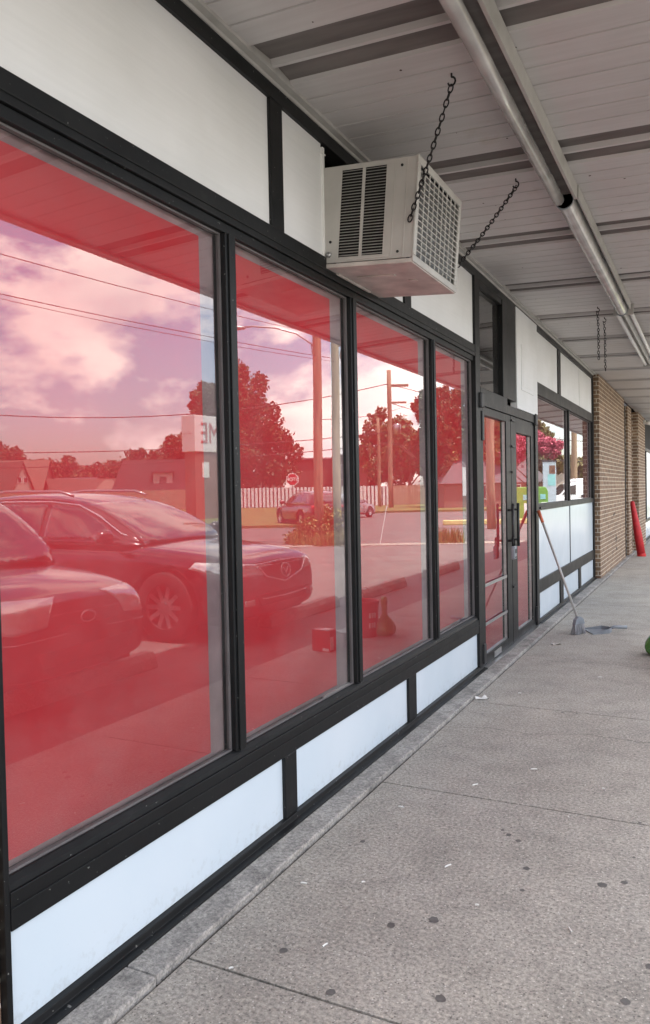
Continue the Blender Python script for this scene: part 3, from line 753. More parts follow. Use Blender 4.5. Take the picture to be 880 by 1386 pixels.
def crumple(name,loc,sz,mat,label,cat,seed,rz=0):
    rr=random.Random(seed); m=MB(); n=5
    vs=[(sz[0]*(i/(n-1)-.5),sz[1]*(j/(n-1)-.5),abs(rr.gauss(0,1))*sz[2]*.5+.002) for j in range(n) for i in range(n)]
    vs+= [(v[0],v[1],v[2]-.0008) for v in vs]
    fs=[]
    for j in range(n-1):
        for i in range(n-1):
            a=j*n+i; fs.append((a,a+1,a+n+1,a+n)); b_=a+n*n; fs.append((b_+n,b_+n+1,b_+1,b_))
    m.add(vs,fs); o=m.build(name,mat,bevel=0,smooth=True); o.location=loc; o.rotation_euler=(0,0,rz)
    return tag(o,label,cat)
crumple('paper_scrap',(.235,5.25,.0),(.035,.09,.016),M['paper'],'torn white paper scrap curled at the edge of the concrete ledge','litter',2,R(-60))
crumple('paper_scrap',(.37,7.35,.0),(.04,.09,.010),M['leafpaper'],'pale flattened paper scrap on the concrete in front of the doors','litter',5,R(-50))
for i,(x,y,a) in enumerate([(.93,2.62,.3),(.55,2.18,1.3),(.84,4.03,.6),(.34,1.95,.9),(.30,2.5,.2),(.62,3.7,1.0),(1.2,3.9,.2),(.44,5.5,.4),(.75,2.85,1.1),(.5,2.6,.7),(1.25,2.6,2.1),(.9,6.2,.5),(1.1,3.5,1.9),(.38,3.3,.1)]):
    L=.007+.005*((i*7)%3)
    m=MB(); m.tube([(-L,0,.004),(0,.001,.0045),(L,0,.0035)],[.0028,.003,.0026],7); o=m.build('cigarette_butt',M['paper']); o.location=(x,y,0); o.rotation_euler=(0,0,a)
    tag(o,'tiny white cigarette butt lying on the grey concrete walkway','litter','cigarette butts scattered on the walkway')

t=empty('red_tube',(.34,17.2,0),label='long red fabric wrapped tube leaning against the far brick pier',cat='tube')
m=MB(); m.tube([(0.02,.0,.01),(-.05,.0,.5),(-.15,.0,1.12),(-.155,0,1.15)],[.085,.08,.045,.02],14); m.build('body',M['redfab'],t,smooth=True)
m=MB(); m.lathe([(.086,.0),(.088,.01),(.088,.05),(.084,.06)],'z',14,(.02,0,0)); m.build('end_band',M['red'],t)

# ------------------------------------------------------------------ the next shops
nb=empty('neighbour_shop',(0,16.62,0),label='next shop beyond the first brick pier, narrow brick piers and dark recessed door',cat='building')
def nbx(name,mat,*bx,**k_):
    m=MB()
    for q in bx: m.box(q[0],q[1],q[2]-16.62,q[3]-16.62,q[4],q[5])
    return m.build(name,mat,nb,**k_)
nbx('wall',M['dark'],(-5,-.3,16.62,26,0,3.9),(-.3,-.05,16.62,18.2,0,3.3))
nbx('brick_pier',M['brick'],(-.3,.12,17.15,17.95,0,3.13)); nbx('brick_pier',M['brick'],(-.3,.22,18.45,20.35,0,3.10))
nbx('downpipe',M['dark'],(-.05,.09,16.9,17.0,0,3.1)); 
nbx('door_frame',M['frame'],(-.1,.02,17.95,18.02,0,2.3),(-.1,.02,17.95,18.45,2.3,2.42))
nbx('door_panel',M['alu'],(-.1,-.02,18.02,18.3,.1,2.2))
nb2=empty('end_shop',(0,20.35,0),label='bright white panelled shop front at the far end of the walkway',cat='building')
def n2(name,mat,*bx,**k_):
    m=MB()
    for q in bx: m.box(q[0],q[1],q[2]-20.35,q[3]-20.35,q[4],q[5])
    return m.build(name,mat,nb2,**k_)
n2('wall',M['dark'],(-.3,.10,20.36,28,2.45,3.4),(-5,.0,26.01,30,0,3.4))
n2('window_frame',M['frame'],(.0,.14,20.36,20.55,0,2.45),(.0,.14,20.55,28,.0,.08),(.0,.14,20.55,28,.50,.58),(.0,.14,20.55,28,2.37,2.45),(.0,.14,21.9,22.0,.58,2.37))
n2('white_panel',M['panel_low'],(.0,.11,20.55,28,.08,.50)); n2('white_panel',M['panel_low'],(.0,.11,20.55,21.9,.58,2.37),(.0,.11,22.0,28,.58,2.37))
t=empty('security_light',(.26,19.9,2.98),label='white twin flood light high on the far brick pier',cat='light fixture')
m=MB(); m.box(-.04,.02,-.05,.05,-.05,.05); m.build('mount_box',M['white'],t,bevel=.01)
for s in (-1,1):
    m=MB(); m.lathe([(.02,-.1),(.035,-.06),(.055,0),(.05,.005)],'x',14,(.12,s*.09,-.03)); m.build('lamp_head',M['white'],t,smooth=True)

# ------------------------------------------------------------------ things on the kerb seen in the glass
t=empty('red_box',(1.50,6.32,0),rz=R(8),label='small dark red carton with a white label standing on the kerb',cat='box')
m=MB(); m.box(-.10,.10,-.055,.055,0,.20); m.build('carton',M['red'],t,bevel=.003)
m=MB(); m.box(-.103,-.100,-.05,.0,.02,.14); m.box(-.09,-.02,-.058,-.055,.01,.035); m.build('label_patch',M['paper'],t)
m=MB(); m.box(-.08,.02,-.05,.05,.2,.203); m.build('flap',M['paper'],t)
t=crumple('paper_tray',(1.42,6.62,.13),(.16,.20,.03),M['paper'],'white paper tray propped between the carton and the bucket','tray',9,.4)
m=MB(); m.box(-.06,.06,-.08,.08,-.13,.0); o=m.build('support_block',M['leafpaper'],t)
t=empty('red_bucket',(1.44,7.12,0),label='tall red plastic bucket with wire handle standing on the kerb',cat='bucket')
m=MB(); m.lathe([(.125,0),(.128,.01),(.145,.33),(.152,.335),(.152,.36),(.145,.365),(.138,.36),(.135,.33),(.12,.03),(.0,.028)],'z',28); m.build('pail',M['red'],t,smooth=True)
m=MB(); m.tube([(.0,-.15,.33)]+[(0,-.15*math.cos(R(q*15)),.34+.16*math.sin(R(q*15))) for q in range(1,12)]+[(0,.15,.33)],.003,6); m.build('bail_handle',M['alu'],t,smooth=True)
for q in range(3):
    a=R(200+q*12); 
    for z in (.10,.20):
        rr_=.132+.045*z
        m=MB(); m.box(rr_*math.cos(a)-.006,rr_*math.cos(a)+.006,rr_*math.sin(a)-.01,rr_*math.sin(a)+.01,z,z+.05); m.build('white_print',M['leafpaper'],t)
t=empty('tied_bag',(1.255,7.20,0),label='green plastic bag tied at the neck at the right edge of the walkway',cat='bag')
m=MB(); rr=random.Random(5); seg=26; prof=[(.02,0),(.09,.004),(.115,.05),(.112,.10),(.08,.155),(.035,.20),(.022,.225),(.03,.25),(.03,.32),(.042,.38),(.01,.40)]
vs=[];fs=[]
for i,(r,h) in enumerate(prof):
    for q in range(seg):
        a=2*math.pi*q/seg; f=1+.07*math.sin(9*a+h*12)*(1 if h>.02 else .3)+rr.uniform(-.03,.03)
        vs.append((r*f*math.cos(a)+.02*max(0,h-.25),r*f*math.sin(a),h))
for i in range(len(prof)-1):
    for q in range(seg): q2=(q+1)%seg; fs.append((i*seg+q,i*seg+q2,(i+1)*seg+q2,(i+1)*seg+q))
fs.append(tuple(range(seg-1,-1,-1))); fs.append(tuple((len(prof)-1)*seg+q for q in range(seg)))
m.add(vs,fs); m.build('sack',M['greenbag'],t,smooth=True,subsurf=1)
m=MB(); m.lathe([(.024,.215),(.028,.22),(.028,.232),(.024,.237)],'z',14); m.build('knot',M['greenbag'],t)

# wheel stops
def wstop(x,y0,y1,label,rz=0):
    L=(y1-y0)/2; m=MB()
    pr=[(-.10,0),(.10,0),(.085,.10),(.05,.155),(-.05,.155),(-.085,.10)]
    n=9; vs=[];fs=[]; rr=random.Random(int(y0*10))
    for i in range(n):
        yy=-L+2*L*i/(n-1)
        for p in pr: vs.append((p[0]+rr.uniform(-.005,.005),yy,p[1]+rr.uniform(-.006,.004) if p[1]>0 else 0))
    k6=6
    for i in range(n-1):
        for q in range(k6): q2=(q+1)%k6; fs.append((i*k6+q,i*k6+q2,(i+1)*k6+q2,(i+1)*k6+q))
    fs.append(tuple(range(5,-1,-1))); fs.append(tuple((n-1)*k6+q for q in range(6)))
    m.add(vs,fs); o=m.build('wheel_stop',M['stop'],bevel=.012); o.location=(x,(y0+y1)/2,-.12); o.rotation_euler=(0,0,rz)
    tag(o,label,'wheel stop','concrete wheel stops along the kerb')
wstop(2.95,3.75,5.6,'concrete wheel stop under the nose of the nearest parked car')
wstop(2.98,7.7,9.55,'concrete wheel stop in front of the parked black SUV')
wstop(2.88,10.15,11.9,'concrete wheel stop of the first empty bay, beyond the parked cars')
wstop(2.88,13.1,14.9,'farthest concrete wheel stop, in the second empty bay')
# long low yellow barrier
m=MB(); m.box(-2.0,2.0,-.14,.14,0,.22); o=m.build('yellow_barrier',M['yellow'],bevel=.04); o.location=st(k(662)*34,34); o.rotation_euler=(0,0,RZ+R(3)); tag(o,'long pale yellow concrete barrier lying beside the road','barrier')

# ------------------------------------------------------------------ cars
def loftmesh(st_,name):
    # st_: list of (x, [(y,z)...]) half profile from bottom outer to top centre
    n=len(st_[0][1]); vs=[];fs=[]
    full=2*n-1
    for x,pr in st_:
        for (y,z) in pr: vs.append((x,y,z))
        for (y,z) in reversed(pr[:-1]): vs.append((x,-y,z))
    for i in range(len(st_)-1):
        for q in range(full-1):
            a=i*full+q; fs.append((a,a+1,a+full+1,a+full))
        fs.append((i*full+full-1,i*full,(i+1)*full,(i+1)*full+full-1))
    fs.append(tuple(range(full-1,-1,-1))); o=(len(st_)-1)*full; fs.append(tuple(o+q for q in range(full)))
    m=MB(); m.add(vs,fs); return m
def wheel(t,x,y,r,side,spokes=9,spoke_w=.028):
    m=MB(); w=.11
    m.lathe([(r*.62,-w),(r*.93,-w),(r,-w+.025),(r,w-.025),(r*.93,w),(r*.62,w),(r*.62,-w)],'y',36,cap=False)
    o=m.build('wheel',M['tyre'],t,smooth=True); o.location=(x,y,r)
    m=MB(); s=side
    m.lathe([(r*.64,-w*.9),(r*.66,-w*.9),(r*.66,w*.9),(r*.64,w*.9),(r*.60,w*.6),(r*.60,-w*.6),(r*.64,-w*.9)],'y',36,cap=False)
    for q in range(spokes):
        a=2*math.pi*q/spokes; u=Vector((math.cos(a),0,math.sin(a))); v=Vector((-math.sin(a),0,math.cos(a)))
        p0=u*r*.10+Vector((0,s*w*.75,0)); p1=u*r*.63+Vector((0,s*w*.92,0)); hw=v*spoke_w; dd=Vector((0,-s*.025,0))
        m.add([p0-hw,p0+hw,p1+hw*.8,p1-hw*.8,p0-hw+dd,p0+hw+dd,p1+hw*.8+dd,p1-hw*.8+dd],[(0,1,2,3),(7,6,5,4),(0,4,5,1),(1,5,6,2),(2,6,7,3),(3,7,4,0)])
    m.lathe([(0,s*w*.8),(r*.13,s*w*.82),(r*.15,s*w*.7),(r*.15,s*w*.5)],'y',16)
    m.build('rim',M['rim'],o)
    m=MB(); m.lathe([(0,-.01),(r*.6,-.01),(r*.6,.01),(0,.01)],'y',24); m.build('brake_disc',M['dark'],o)
    return o
BODY={}
def trim_y(src,x,z):
    dg=DEG(); dg.update(); ev=src.evaluated_get(dg)
    h=ev.ray_cast(Vector((x,1.5,z)),Vector((0,-1,0)))
    return h[1].y if h[0] else ev.closest_point_on_mesh(Vector((x,.9,z)))[1].y
def car(name,label,cat,loc,rz,body,paintm,spec,group=None):
    """local: nose at x=0, tail at +L, origin on the ground"""
    t=empty(name,loc,rz=rz,label=label,cat=cat,group=group)
    L=spec['L']; hw=spec['W']/2; prof=spec['prof']   # (x, z_bottom, z_belt/hood, width factor)
    sts=[]
    for (x,zb,zt,wf) in prof:
        w=hw*wf; h=zt-zb
        sts.append((x,[(w*.90,zb),(w*.98,zb+h*.16),(w,zb+h*.45),(w*.985,zb+h*.72),(w*.94,zb+h*.90),(w*.84,zb+h*.985),(w*.5,zt+.015),(0,zt+.03)]))
    m=loftmesh(sts,'body'); o=m.build('body',paintm,t,smooth=True,subsurf=2)
    # wheel arches
    wr=spec['r']; cut=MB()
    for wx in spec['wx']:
        for s in (-1,1):
            cut.lathe([(0,s*(hw-.30)),(wr+.06,s*(hw-.30)),(wr+.06,s*(hw+.2)),(0,s*(hw+.2))],'y',32,(wx,0,wr))
    co=cut.build('cutter',M['dark'],t)
    bo=o.modifiers.new('b','BOOLEAN'); bo.operation='DIFFERENCE'; bo.object=co; bo.solver='EXACT'
    bake(o); bpy.data.objects.remove(co)
    o.data.materials.clear(); o.data.materials.append(paintm); o.data.polygons.foreach_set('material_index',[0]*len(o.data.polygons))
    m=MB(); m.box(.25,L-.3,-hw+.12,hw-.12,.20,.42); m.build('underbody',M['dark'],t)
    for wx in spec['wx']:
        for s in (-1,1): wheel(t,wx,s*(hw-.12),wr,s,spec.get('spokes',9))
    # greenhouse
    gh=spec['gh']      # (x, z_top, half width belt, half width top, z_base)
    sts=[]
    for (x,zt,wb,wt,zb) in gh:
        h=zt-zb
        sts.append((x,[(wb,zb-.05),(wb*.995+.0*wt,zb+.02),(wb+(wt-wb)*.5,zb+h*.5),(wb+(wt-wb)*.88,zb+h*.86),(wt*.93,zb+h*.965),(wt*.6,zt+.005),(0,zt+.015)]))
    m=loftmesh(sts,'cabin'); cab=m.build('cabin',paintm,t,smooth=True,subsurf=2)
    def side_y(x,z):
        for (a,b_) in zip(gh,gh[1:]):
            if a[0]<=x<=b_[0]:
                f=(x-a[0])/(b_[0]-a[0]); zt=a[1]+(b_[1]-a[1])*f; wb=a[2]+(b_[2]-a[2])*f; wt=a[3]+(b_[3]-a[3])*f; zb=a[4]+(b_[4]-a[4])*f
                q=(z-zb)/max(.01,zt-zb); return wb+(wt-wb)*q*.98
        return gh[1][2]
    for s in (-1,1):
        for poly in spec['sidewin']:
            patch(t,cab,'side_window',M['carglass'],[(x,s*1.2,z) for x,z in poly],(0,-s,0),off=.006)
        if spec.get('trim'):
            m=MB(); m.tube([(x,s*(trim_y(cab,x,z)+.010),z) for x,z in spec['trim']],.012,6); m.build('chrome_trim',M['chrome'],t,smooth=True)
        if spec.get('mirror'):
            mx_,mz=spec['mirror']; m=MB()
            m.lathe([(0,-.12),(.07,-.11),(.105,-.03),(.105,.06),(.07,.11),(0,.12)],'y',14,(0,0,0))
            q=m.build('wing_mirror',paintm,t,smooth=True); q.location=(mx_,s*(hw+.10),mz); q.scale=(.75,1,.9)
            m=MB(); m.tube([(mx_+.02,s*(hw-.06),mz-.07),(mx_,s*(hw+.04),mz-.02)],.025,8); m.build('mirror_arm',M['blackplastic'],t)
        if spec.get('rail'):
            m=MB(); m.tube([(x,s*w_,z) for x,w_,z in spec['rail']],.018,8); m.build('roof_rail',M['alu'],t,smooth=True)
    for key,nm in (('wind','windscreen'),('rear','rear_window')):
        if key in spec:
            (x0,z0,w0),(x1,z1,w1)=spec[key]; out=-1 if key=='wind' else 1
            dz=(z1-z0); dx_=(x1-x0); nrm=Vector((out*abs(dz),0,abs(dx_))).normalized()
            patch(t,cab,nm,M['carglass'],[(x0,-w0,z0),(x0,w0,z0),(x1,w1,z1),(x1,-w1,z1)],-nrm,off=.006,cut=.08)
    t['_b']=0; del t['_b']; BODY[t.name]=(o,cab)
    return t
from mathutils.bvhtree import BVHTree
def patch(t,src,name,mat,pts,dirn,off=.008,cut=.05,thick=.006,smooth=True):
    """panel hugging the body: outline pts pushed along dirn onto the source mesh"""
    dg=DEG(); dg.update(); ev=src.evaluated_get(dg); me0=ev.to_mesh()
    bvh=BVHTree.FromPolygons([v.co.copy() for v in me0.vertices],[tuple(p.vertices) for p in me0.polygons]); ev.to_mesh_clear()
    d=Vector(dirn).normalized(); bm=bmesh.new(); vs=[bm.verts.new(p) for p in pts]; bm.faces.new(vs)
    bmesh.ops.triangulate(bm,faces=bm.faces)
    for _ in range(6):
        le=[e for e in bm.edges if e.calc_length()>cut]
        if not le: break
        bmesh.ops.subdivide_edges(bm,edges=le,cuts=1); bmesh.ops.triangulate(bm,faces=bm.faces)
    last=None
    for v in bm.verts:
        o=v.co-d*1.5; h=bvh.ray_cast(o,d,4)
        if h[0] is not None:
            v.co=h[0]-d*off
        else:
            nr=bvh.find_nearest(v.co); v.co=nr[0]-d*off
    bmesh.ops.recalc_face_normals(bm,faces=bm.faces)
    me=bpy.data.meshes.new(name); bm.to_mesh(me); bm.free(); me.materials.append(mat)
    me.polygons.foreach_set('use_smooth',[smooth]*len(me.polygons))
    o=bpy.data.objects.new(name,me); COL.objects.link(o); o.parent=t
    so=o.modifiers.new('solid','SOLIDIFY'); so.thickness=thick; so.offset=0
    return o
def blob(t,name,mat,pts,depth=.03,bev=.008):
    """closed polygon patch with thickness, pts 3D in order, pushed along normal"""
    P=[Vector(p) for p in pts]; n=len(P); nr=Vector((0,0,0))
    for i in range(n): nr+= (P[i]-P[0]).cross(P[(i+1)%n]-P[0])
    nr.normalize(); m=MB(); m.add([p+nr*depth*.5 for p in P]+[p-nr*depth*.5 for p in P],[tuple(range(n)),tuple(range(2*n-1,n-1,-1))]+[(i,(i+1)%n,n+(i+1)%n,n+i) for i in range(n)])
    return m.build(name,mat,t,bevel=bev)

# black SUV, nose to the kerb
suv=dict(L=5.08,W=1.93,r=.38,wx=(.96,3.83),spokes=10,
 prof=[(0,.34,.68,.70),(.03,.26,.82,.78),(.16,.22,.90,.93),(.5,.22,.96,.985),(1.0,.22,1.01,1.0),(1.5,.22,1.05,1.0),(2.6,.22,1.06,1.0),(3.8,.22,1.08,1.0),(4.6,.24,1.08,.98),(5.0,.30,1.08,.92),(5.08,.36,.95,.85)],
 gh=[(1.25,1.04,.90,.80,1.01),(1.75,1.33,.925,.74,1.04),(2.35,1.58,.93,.70,1.04),(3.2,1.645,.93,.70,1.04),(4.1,1.61,.92,.68,1.04),(4.7,1.50,.90,.66,1.04),(4.98,1.12,.86,.70,1.01)],
 sidewin=[[(1.60,1.10),(2.75,1.11),(2.75,1.50),(2.35,1.46),(2.0,1.32)],[(2.84,1.11),(3.72,1.13),(3.72,1.51),(2.84,1.505)],[(3.80,1.14),(4.35,1.18),(4.2,1.43),(3.80,1.50)]],
 trim=[(1.36,1.065),(1.62,1.16),(2.0,1.36),(2.35,1.49),(2.8,1.535),(3.6,1.54),(4.2,1.47),(4.45,1.22),(4.2,1.12),(3,1.085),(1.36,1.065)],
 mirror=(1.66,1.13), rail=[(2.5,.66,1.60),(2.7,.67,1.655),(3.6,.67,1.67),(4.4,.66,1.60)],
 wind=((1.30,1.05,.78),(2.22,1.53,.66)), rear=((4.99,1.14,.74),(4.74,1.47,.62)))
c1=car('parked_suv','dark parked SUV with chrome window trim and winged grille emblem, nose to the kerb','car',(2.60,7.52,-.12),0,None,M['paintblack'],suv)
b1,k1=BODY[c1.name]
for s in (-1,1):
    patch(c1,b1,'headlight',M['lamp'],[(-.4,s*.60,.80),(-.4,s*.62,.70),(0,s*1.05,.72),(.25,s*1.3,.80),(.20,s*1.25,.87),(0,s*1.0,.86)],(.72,-s*.7,0))
    patch(c1,b1,'fog_lamp',M['lamp'],[(-.3,s*.62,.47),(-.3,s*.62,.40),(-.3,s*.76,.40),(-.3,s*.76,.46)],(1,0,0))
patch(c1,b1,'grille',M['blackplastic'],[(-.3,-.50,.79),(-.3,-.40,.70),(-.3,0,.61),(-.3,.40,.70),(-.3,.50,.79),(-.3,0,.81)],(1,0,0))
patch(c1,b1,'lower_grille',M['blackplastic'],[(-.3,-.60,.50),(-.3,-.5,.38),(-.3,.5,.38),(-.3,.60,.50)],(1,0,0))
def fx(src,y,z):
    h=src.ray_cast(Vector((-1,y,z)),Vector((1,0,0))); return h[1].x if h[0] else 0
def fline(t,src,name,pts,r,off=.012,mat=None,closed=False):
    P=[]
    for a,b_ in zip(pts,pts[1:]):
        for q in range(6): f=q/6; y=a[0]+(b_[0]-a[0])*f; z=a[1]+(b_[1]-a[1])*f; P.append((fx(src,y,z)-off,y,z))
    P.append((fx(src,*pts[-1])-off,*pts[-1])); m=MB(); m.tube(P,r,8); return m.build(name,mat or M['chrome'],t,smooth=True)
fline(c1,b1,'grille_surround',[(-.52,.80),(-.40,.69),(0,.60),(.40,.69),(.52,.80)],.012)
fline(c1,b1,'grille_bar',[(-.54,.82),(0,.835),(.54,.82)],.010)
fline(c1,b1,'bumper_bar',[(-.48,.455),(0,.44),(.48,.455)],.010)
fline(c1,b1,'emblem',[(.10*math.cos(2*math.pi*q/16),.725+.075*math.sin(2*math.pi*q/16)) for q in range(17)],.006,.03)
fline(c1,b1,'emblem',[(-.085,.755),(-.045,.75),(0,.69),(.045,.75),(.085,.755)],.007,.03)
for s in (-1,1):
    for (xd,hx) in ((2.72,2.95),(3.76,3.9)):
        m=MB(); m.tube([(hx,s*.985,.93),(hx+.09,s*1.0,.935),(hx+.18,s*.985,.93)],.011,6); m.build('door_handle',M['chrome'],c1,smooth=True)

# nearest car: compact wagon
sp=dict(L=4.25,W=1.74,r=.32,wx=(.80,3.40),spokes=7,
 prof=[(0,.32,.70,.72),(.04,.26,.80,.80),(.20,.22,.88,.93),(.55,.22,.95,.985),(1.0,.22,1.0,1.0),(1.6,.22,1.02,1.0),(2.6,.22,1.03,1.0),(3.5,.22,1.04,1.0),(4.0,.26,1.02,.97),(4.2,.32,.95,.92),(4.25,.38,.85,.86)],
 gh=[(.98,1.0,.82,.76,.97),(1.35,1.38,.84,.70,1.0),(1.75,1.67,.85,.66,1.0),(2.5,1.74,.85,.66,1.0),(3.5,1.70,.84,.65,1.0),(3.95,1.58,.82,.64,1.0),(4.15,1.05,.78,.64,.98)],
 sidewin=[[(1.35,1.06),(2.35,1.07),(2.35,1.56),(1.85,1.54),(1.5,1.30)],[(2.43,1.07),(3.2,1.09),(3.2,1.56),(2.43,1.57)],[(3.28,1.10),(3.8,1.14),(3.7,1.42),(3.28,1.49)]],
 mirror=(1.55,1.06), wind=((1.02,1.02,.75),(1.68,1.60,.64)), rear=((4.16,1.1,.66),(3.97,1.46,.56)))
c2=car('parked_car','nearest dark parked car with large pale headlights, nose to the kerb','car',(2.56,4.42,-.12),0,None,M['paintblack'],sp)
b2,k2=BODY[c2.name]
for s in (-1,1):
    patch(c2,b2,'headlight',M['lamp'],[(-.2,s*.535,.85),(-.2,s*.60,.655),(-.1,s*.78,.63),(.15,s*1.0,.66),(.24,s*1.1,.84),(0,s*.9,.86)],(.72,-s*.7,0))
    patch(c2,b2,'fog_trim',M['chrome'],[(-.4,s*.60,.585),(-.4,s*.60,.575),(0,s*1.0,.555),(0,s*1.0,.565)],(.72,-s*.7,0))
fline(c2,b2,'emblem',[(.075*math.cos(2*math.pi*q/16),.68+.042*math.sin(2*math.pi*q/16)) for q in range(17)],.007)
patch(c2,b2,'grille',M['blackplastic'],[(-.3,-.36,.73),(-.3,-.33,.63),(-.3,.33,.63),(-.3,.36,.73)],(1,0,0),off=.004)
patch(c2,b2,'lower_grille',M['blackplastic'],[(-.3,-.5,.48),(-.3,-.45,.36),(-.3,.45,.36),(-.3,.5,.48)],(1,0,0))
m=MB(); m.box(1.36,1.365,-.05,.02,1.14,1.20); q=m.build('windscreen_sticker',M['paper'],c2); q.location=(-.06,.22,.06)
for s in (-.35,.25):
    m=MB(); m.tube([(1.06,s,1.03),(1.18,s-.25,1.10),(1.30,s-.55,1.155)],.008,5); m.build('wiper',M['blackplastic'],c2)

# far SUV (rear towards us) and far sedan
spF=dict(suv); spF['L']=4.7; spF.pop('trim'); spF.pop('rail')
cf=car('distant_suv','dark red SUV stopped on the road seen from behind','car',st(k(398)*36,36),0,None,M['paintred'],dict(suv))
# rear of the car faces the viewer: tail (+x) points to -F
cf.rotation_euler=(0,0,math.atan2(-CT,-ST)+R(-22)); cf.location=st(k(392)*36,38.5)
bf,kf=BODY[cf.name]
for s in (-1,1): patch(cf,bf,'tail_light',M['taillamp'],[(5.5,s*.60,1.0),(5.5,s*.60,.86),(5.2,s*1.1,.86),(5.2,s*1.1,1.0)],(-.72,-s*.7,0))
patch(cf,bf,'licence_plate',M['plate'],[(5.5,-.18,.92),(5.5,.18,.92),(5.5,.18,.80),(5.5,-.18,.80)],(-1,0,0))
patch(cf,bf,'rear_bumper',M['blackplastic'],[(5.5,-.75,.55),(5.5,.75,.55),(5.5,.75,.40),(5.5,-.75,.40)],(-1,0,0))
sed=dict(L=4.6,W=1.78,r=.31,wx=(.9,3.6),spokes=7,
 prof=[(0,.32,.62,.72),(.05,.24,.72,.82),(.3,.2,.80,.95),(.9,.2,.88,1.0),(1.5,.2,.92,1.0),(2.6,.2,.93,1.0),(3.6,.2,.96,1.0),(4.3,.24,.97,.95),(4.55,.3,.92,.88),(4.6,.36,.8,.82)],
 gh=[(1.2,.93,.80,.72,.90),(1.7,1.22,.83,.62,.92),(2.1,1.40,.84,.58,.92),(2.8,1.43,.84,.58,.93),(3.4,1.34,.82,.58,.94),(4.0,1.02,.78,.62,.94)],
 sidewin=[[(1.65,.98),(2.55,.99),(2.55,1.32),(2.2,1.31),(1.9,1.18)],[(2.62,.99),(3.45,1.0),(3.3,1.24),(2.62,1.32)]],
 wind=((1.25,.95,.70),(2.02,1.36,.52)), rear=((4.02,1.0,.66),(3.45,1.33,.5)),mirror=(1.65,1.0))
cs=car('distant_sedan','silver sedan driving away on the road in the distance','car',st(k(500)*46,46),0,None,M['paintsilver'],sed)
cs.rotation_euler=(0,0,math.atan2(-CT,-ST)+R(35)); cs.location=st(k(497)*46,47)

# white truck with a box over its cab
tr=empty('pickup_truck',st(k(788)*45,45),rz=RZ,label='white pickup truck with a rounded white cap over its bed, parked across the lot',cat='truck')
m=MB(); m.prism([(-3.0,.95),(.55,.95),(.55,1.95),(.25,2.06),(-2.9,2.06),(-3.0,1.95)],'y',-.86,.86); m.build('bed_cap',M['truckwhite'],tr,bevel=.07)
m=MB(); m.prism([(-3.05,.42),(2.55,.42),(2.62,.85),(2.5,1.02),(1.55,1.12),(.95,1.72),(.6,1.82),(.56,1.82),(.56,.94),(-3.05,.94)],'y',-.92,.92); m.build('cab',M['truckwhite'],tr,bevel=.06)
for s in (-1,1):
    m=MB(); m.prism([(.62,1.15),(1.42,1.15),(.98,1.62),(.62,1.70)],'y',s*.915,s*.932); m.build('side_window',M['carglass'],tr)
    m=MB(); m.lathe([(0,s*.86),(.13,s*.86),(.13,s*.875),(0,s*.875)],'y',16,(-2.2,0,1.6)); m.build('round_mark',M['signred'],tr)
    m=MB(); m.box(.05,.30,s*.86,s*.93,.98,1.12); m.build('fuel_hatch',M['dark'],tr)
    for wx in (1.75,-2.0,): wheel(tr,wx,s*.82,.36,s,6)
m=MB(); m.prism([(1.56,1.15),(1.60,1.15),(1.02,1.75),(.98,1.75)],'y',-.78,.78); m.build('windscreen',M['carglass'],tr)

# ------------------------------------------------------------------ poles, wires, signs
def cylpole(t,r0,r1,h,mat=M['woodpole'],name='pole'):
    m=MB(); n=7; m.tube([(0.02*math.sin(i*1.3),0,h*i/(n-1)) for i in range(n)],[r0+(r1-r0)*i/(n-1) for i in range(n)],14); return m.build(name,mat,t,smooth=True)
t=empty('street_light_pole',st(k(433.5)*23.5,23.5),rz=RZ,label='wooden pole carrying a long curved street lamp arm',cat='street lamp')
cylpole(t,.15,.12,9.5)
m=MB(); pts=[(.0,0,5.9),(.15,0,6.1),(.6,0,6.42),(1.2,0,6.6),(1.9,0,6.66),(2.2,0,6.64)]; m.tube(pts,.028,8); m.tube([(.0,0,5.75),(.12,0,5.8),(.16,0,6.05)],.02,6); m.build('lamp_arm',M['alu'],t,smooth=True)
m=MB(); m.lathe([(.0,2.1),(.08,2.15),(.13,2.35),(.13,2.6),(.06,2.72),(0,2.74)],'x',14,(0,0,0)); q=m.build('lamp_head',M['alu'],t,smooth=True); q.location=(0,0,6.62); q.scale=(1,1,.55)
t=empty('wooden_pole',st(k(458)*24.3,24.3),rz=RZ,label='pale bare wooden utility pole beside the street lamp pole',cat='utility pole')
cylpole(t,.14,.12,9.8,basic('pale_pole_wood',(.42,.32,.2),.85,vary=.25,scale=3,stretch=(6,6,.4)))
m=MB(); m.box(-.12,.10,-.17,-.14,.72,.98); m.build('yellow_tag',M['yellowbox'],t)
m=MB(); m.lathe([(0,0),(.07,.02),(.09,.12),(.05,.3),(0,.32)],'z',12,(-.24,0,5.75)); m.tube([(-.1,0,6.15),(-.2,0,6.2),(-.3,0,6.0),(-.22,0,5.9)],.02,6); m.build('cable_bracket',M['alu'],t,smooth=True)
t=empty('utility_pole',st(k(530)*65,65),rz=RZ,label='tall distant utility pole with cross arms and a transformer',cat='utility pole')
cylpole(t,.22,.17,11.7)
m=MB(); m.box(-1.6,.1,-.1,.1,10.3,10.5); m.box(-1.4,.1,-.1,.1,8.9,9.05); m.build('cross_arm',M['woodpole'],t)
m=MB(); m.lathe([(0,6.3),(.32,6.35),(.34,7.1),(.28,7.2),(0,7.22)],'z',14,(-.6,0,0)); m.build('transformer',M['alu'],t,smooth=True)
t=empty('thin_pole',st(k(514.5)*70,70),rz=RZ,label='thin short pole in front of the round tree beyond the fence',cat='utility pole'); cylpole(t,.16,.13,8.2)
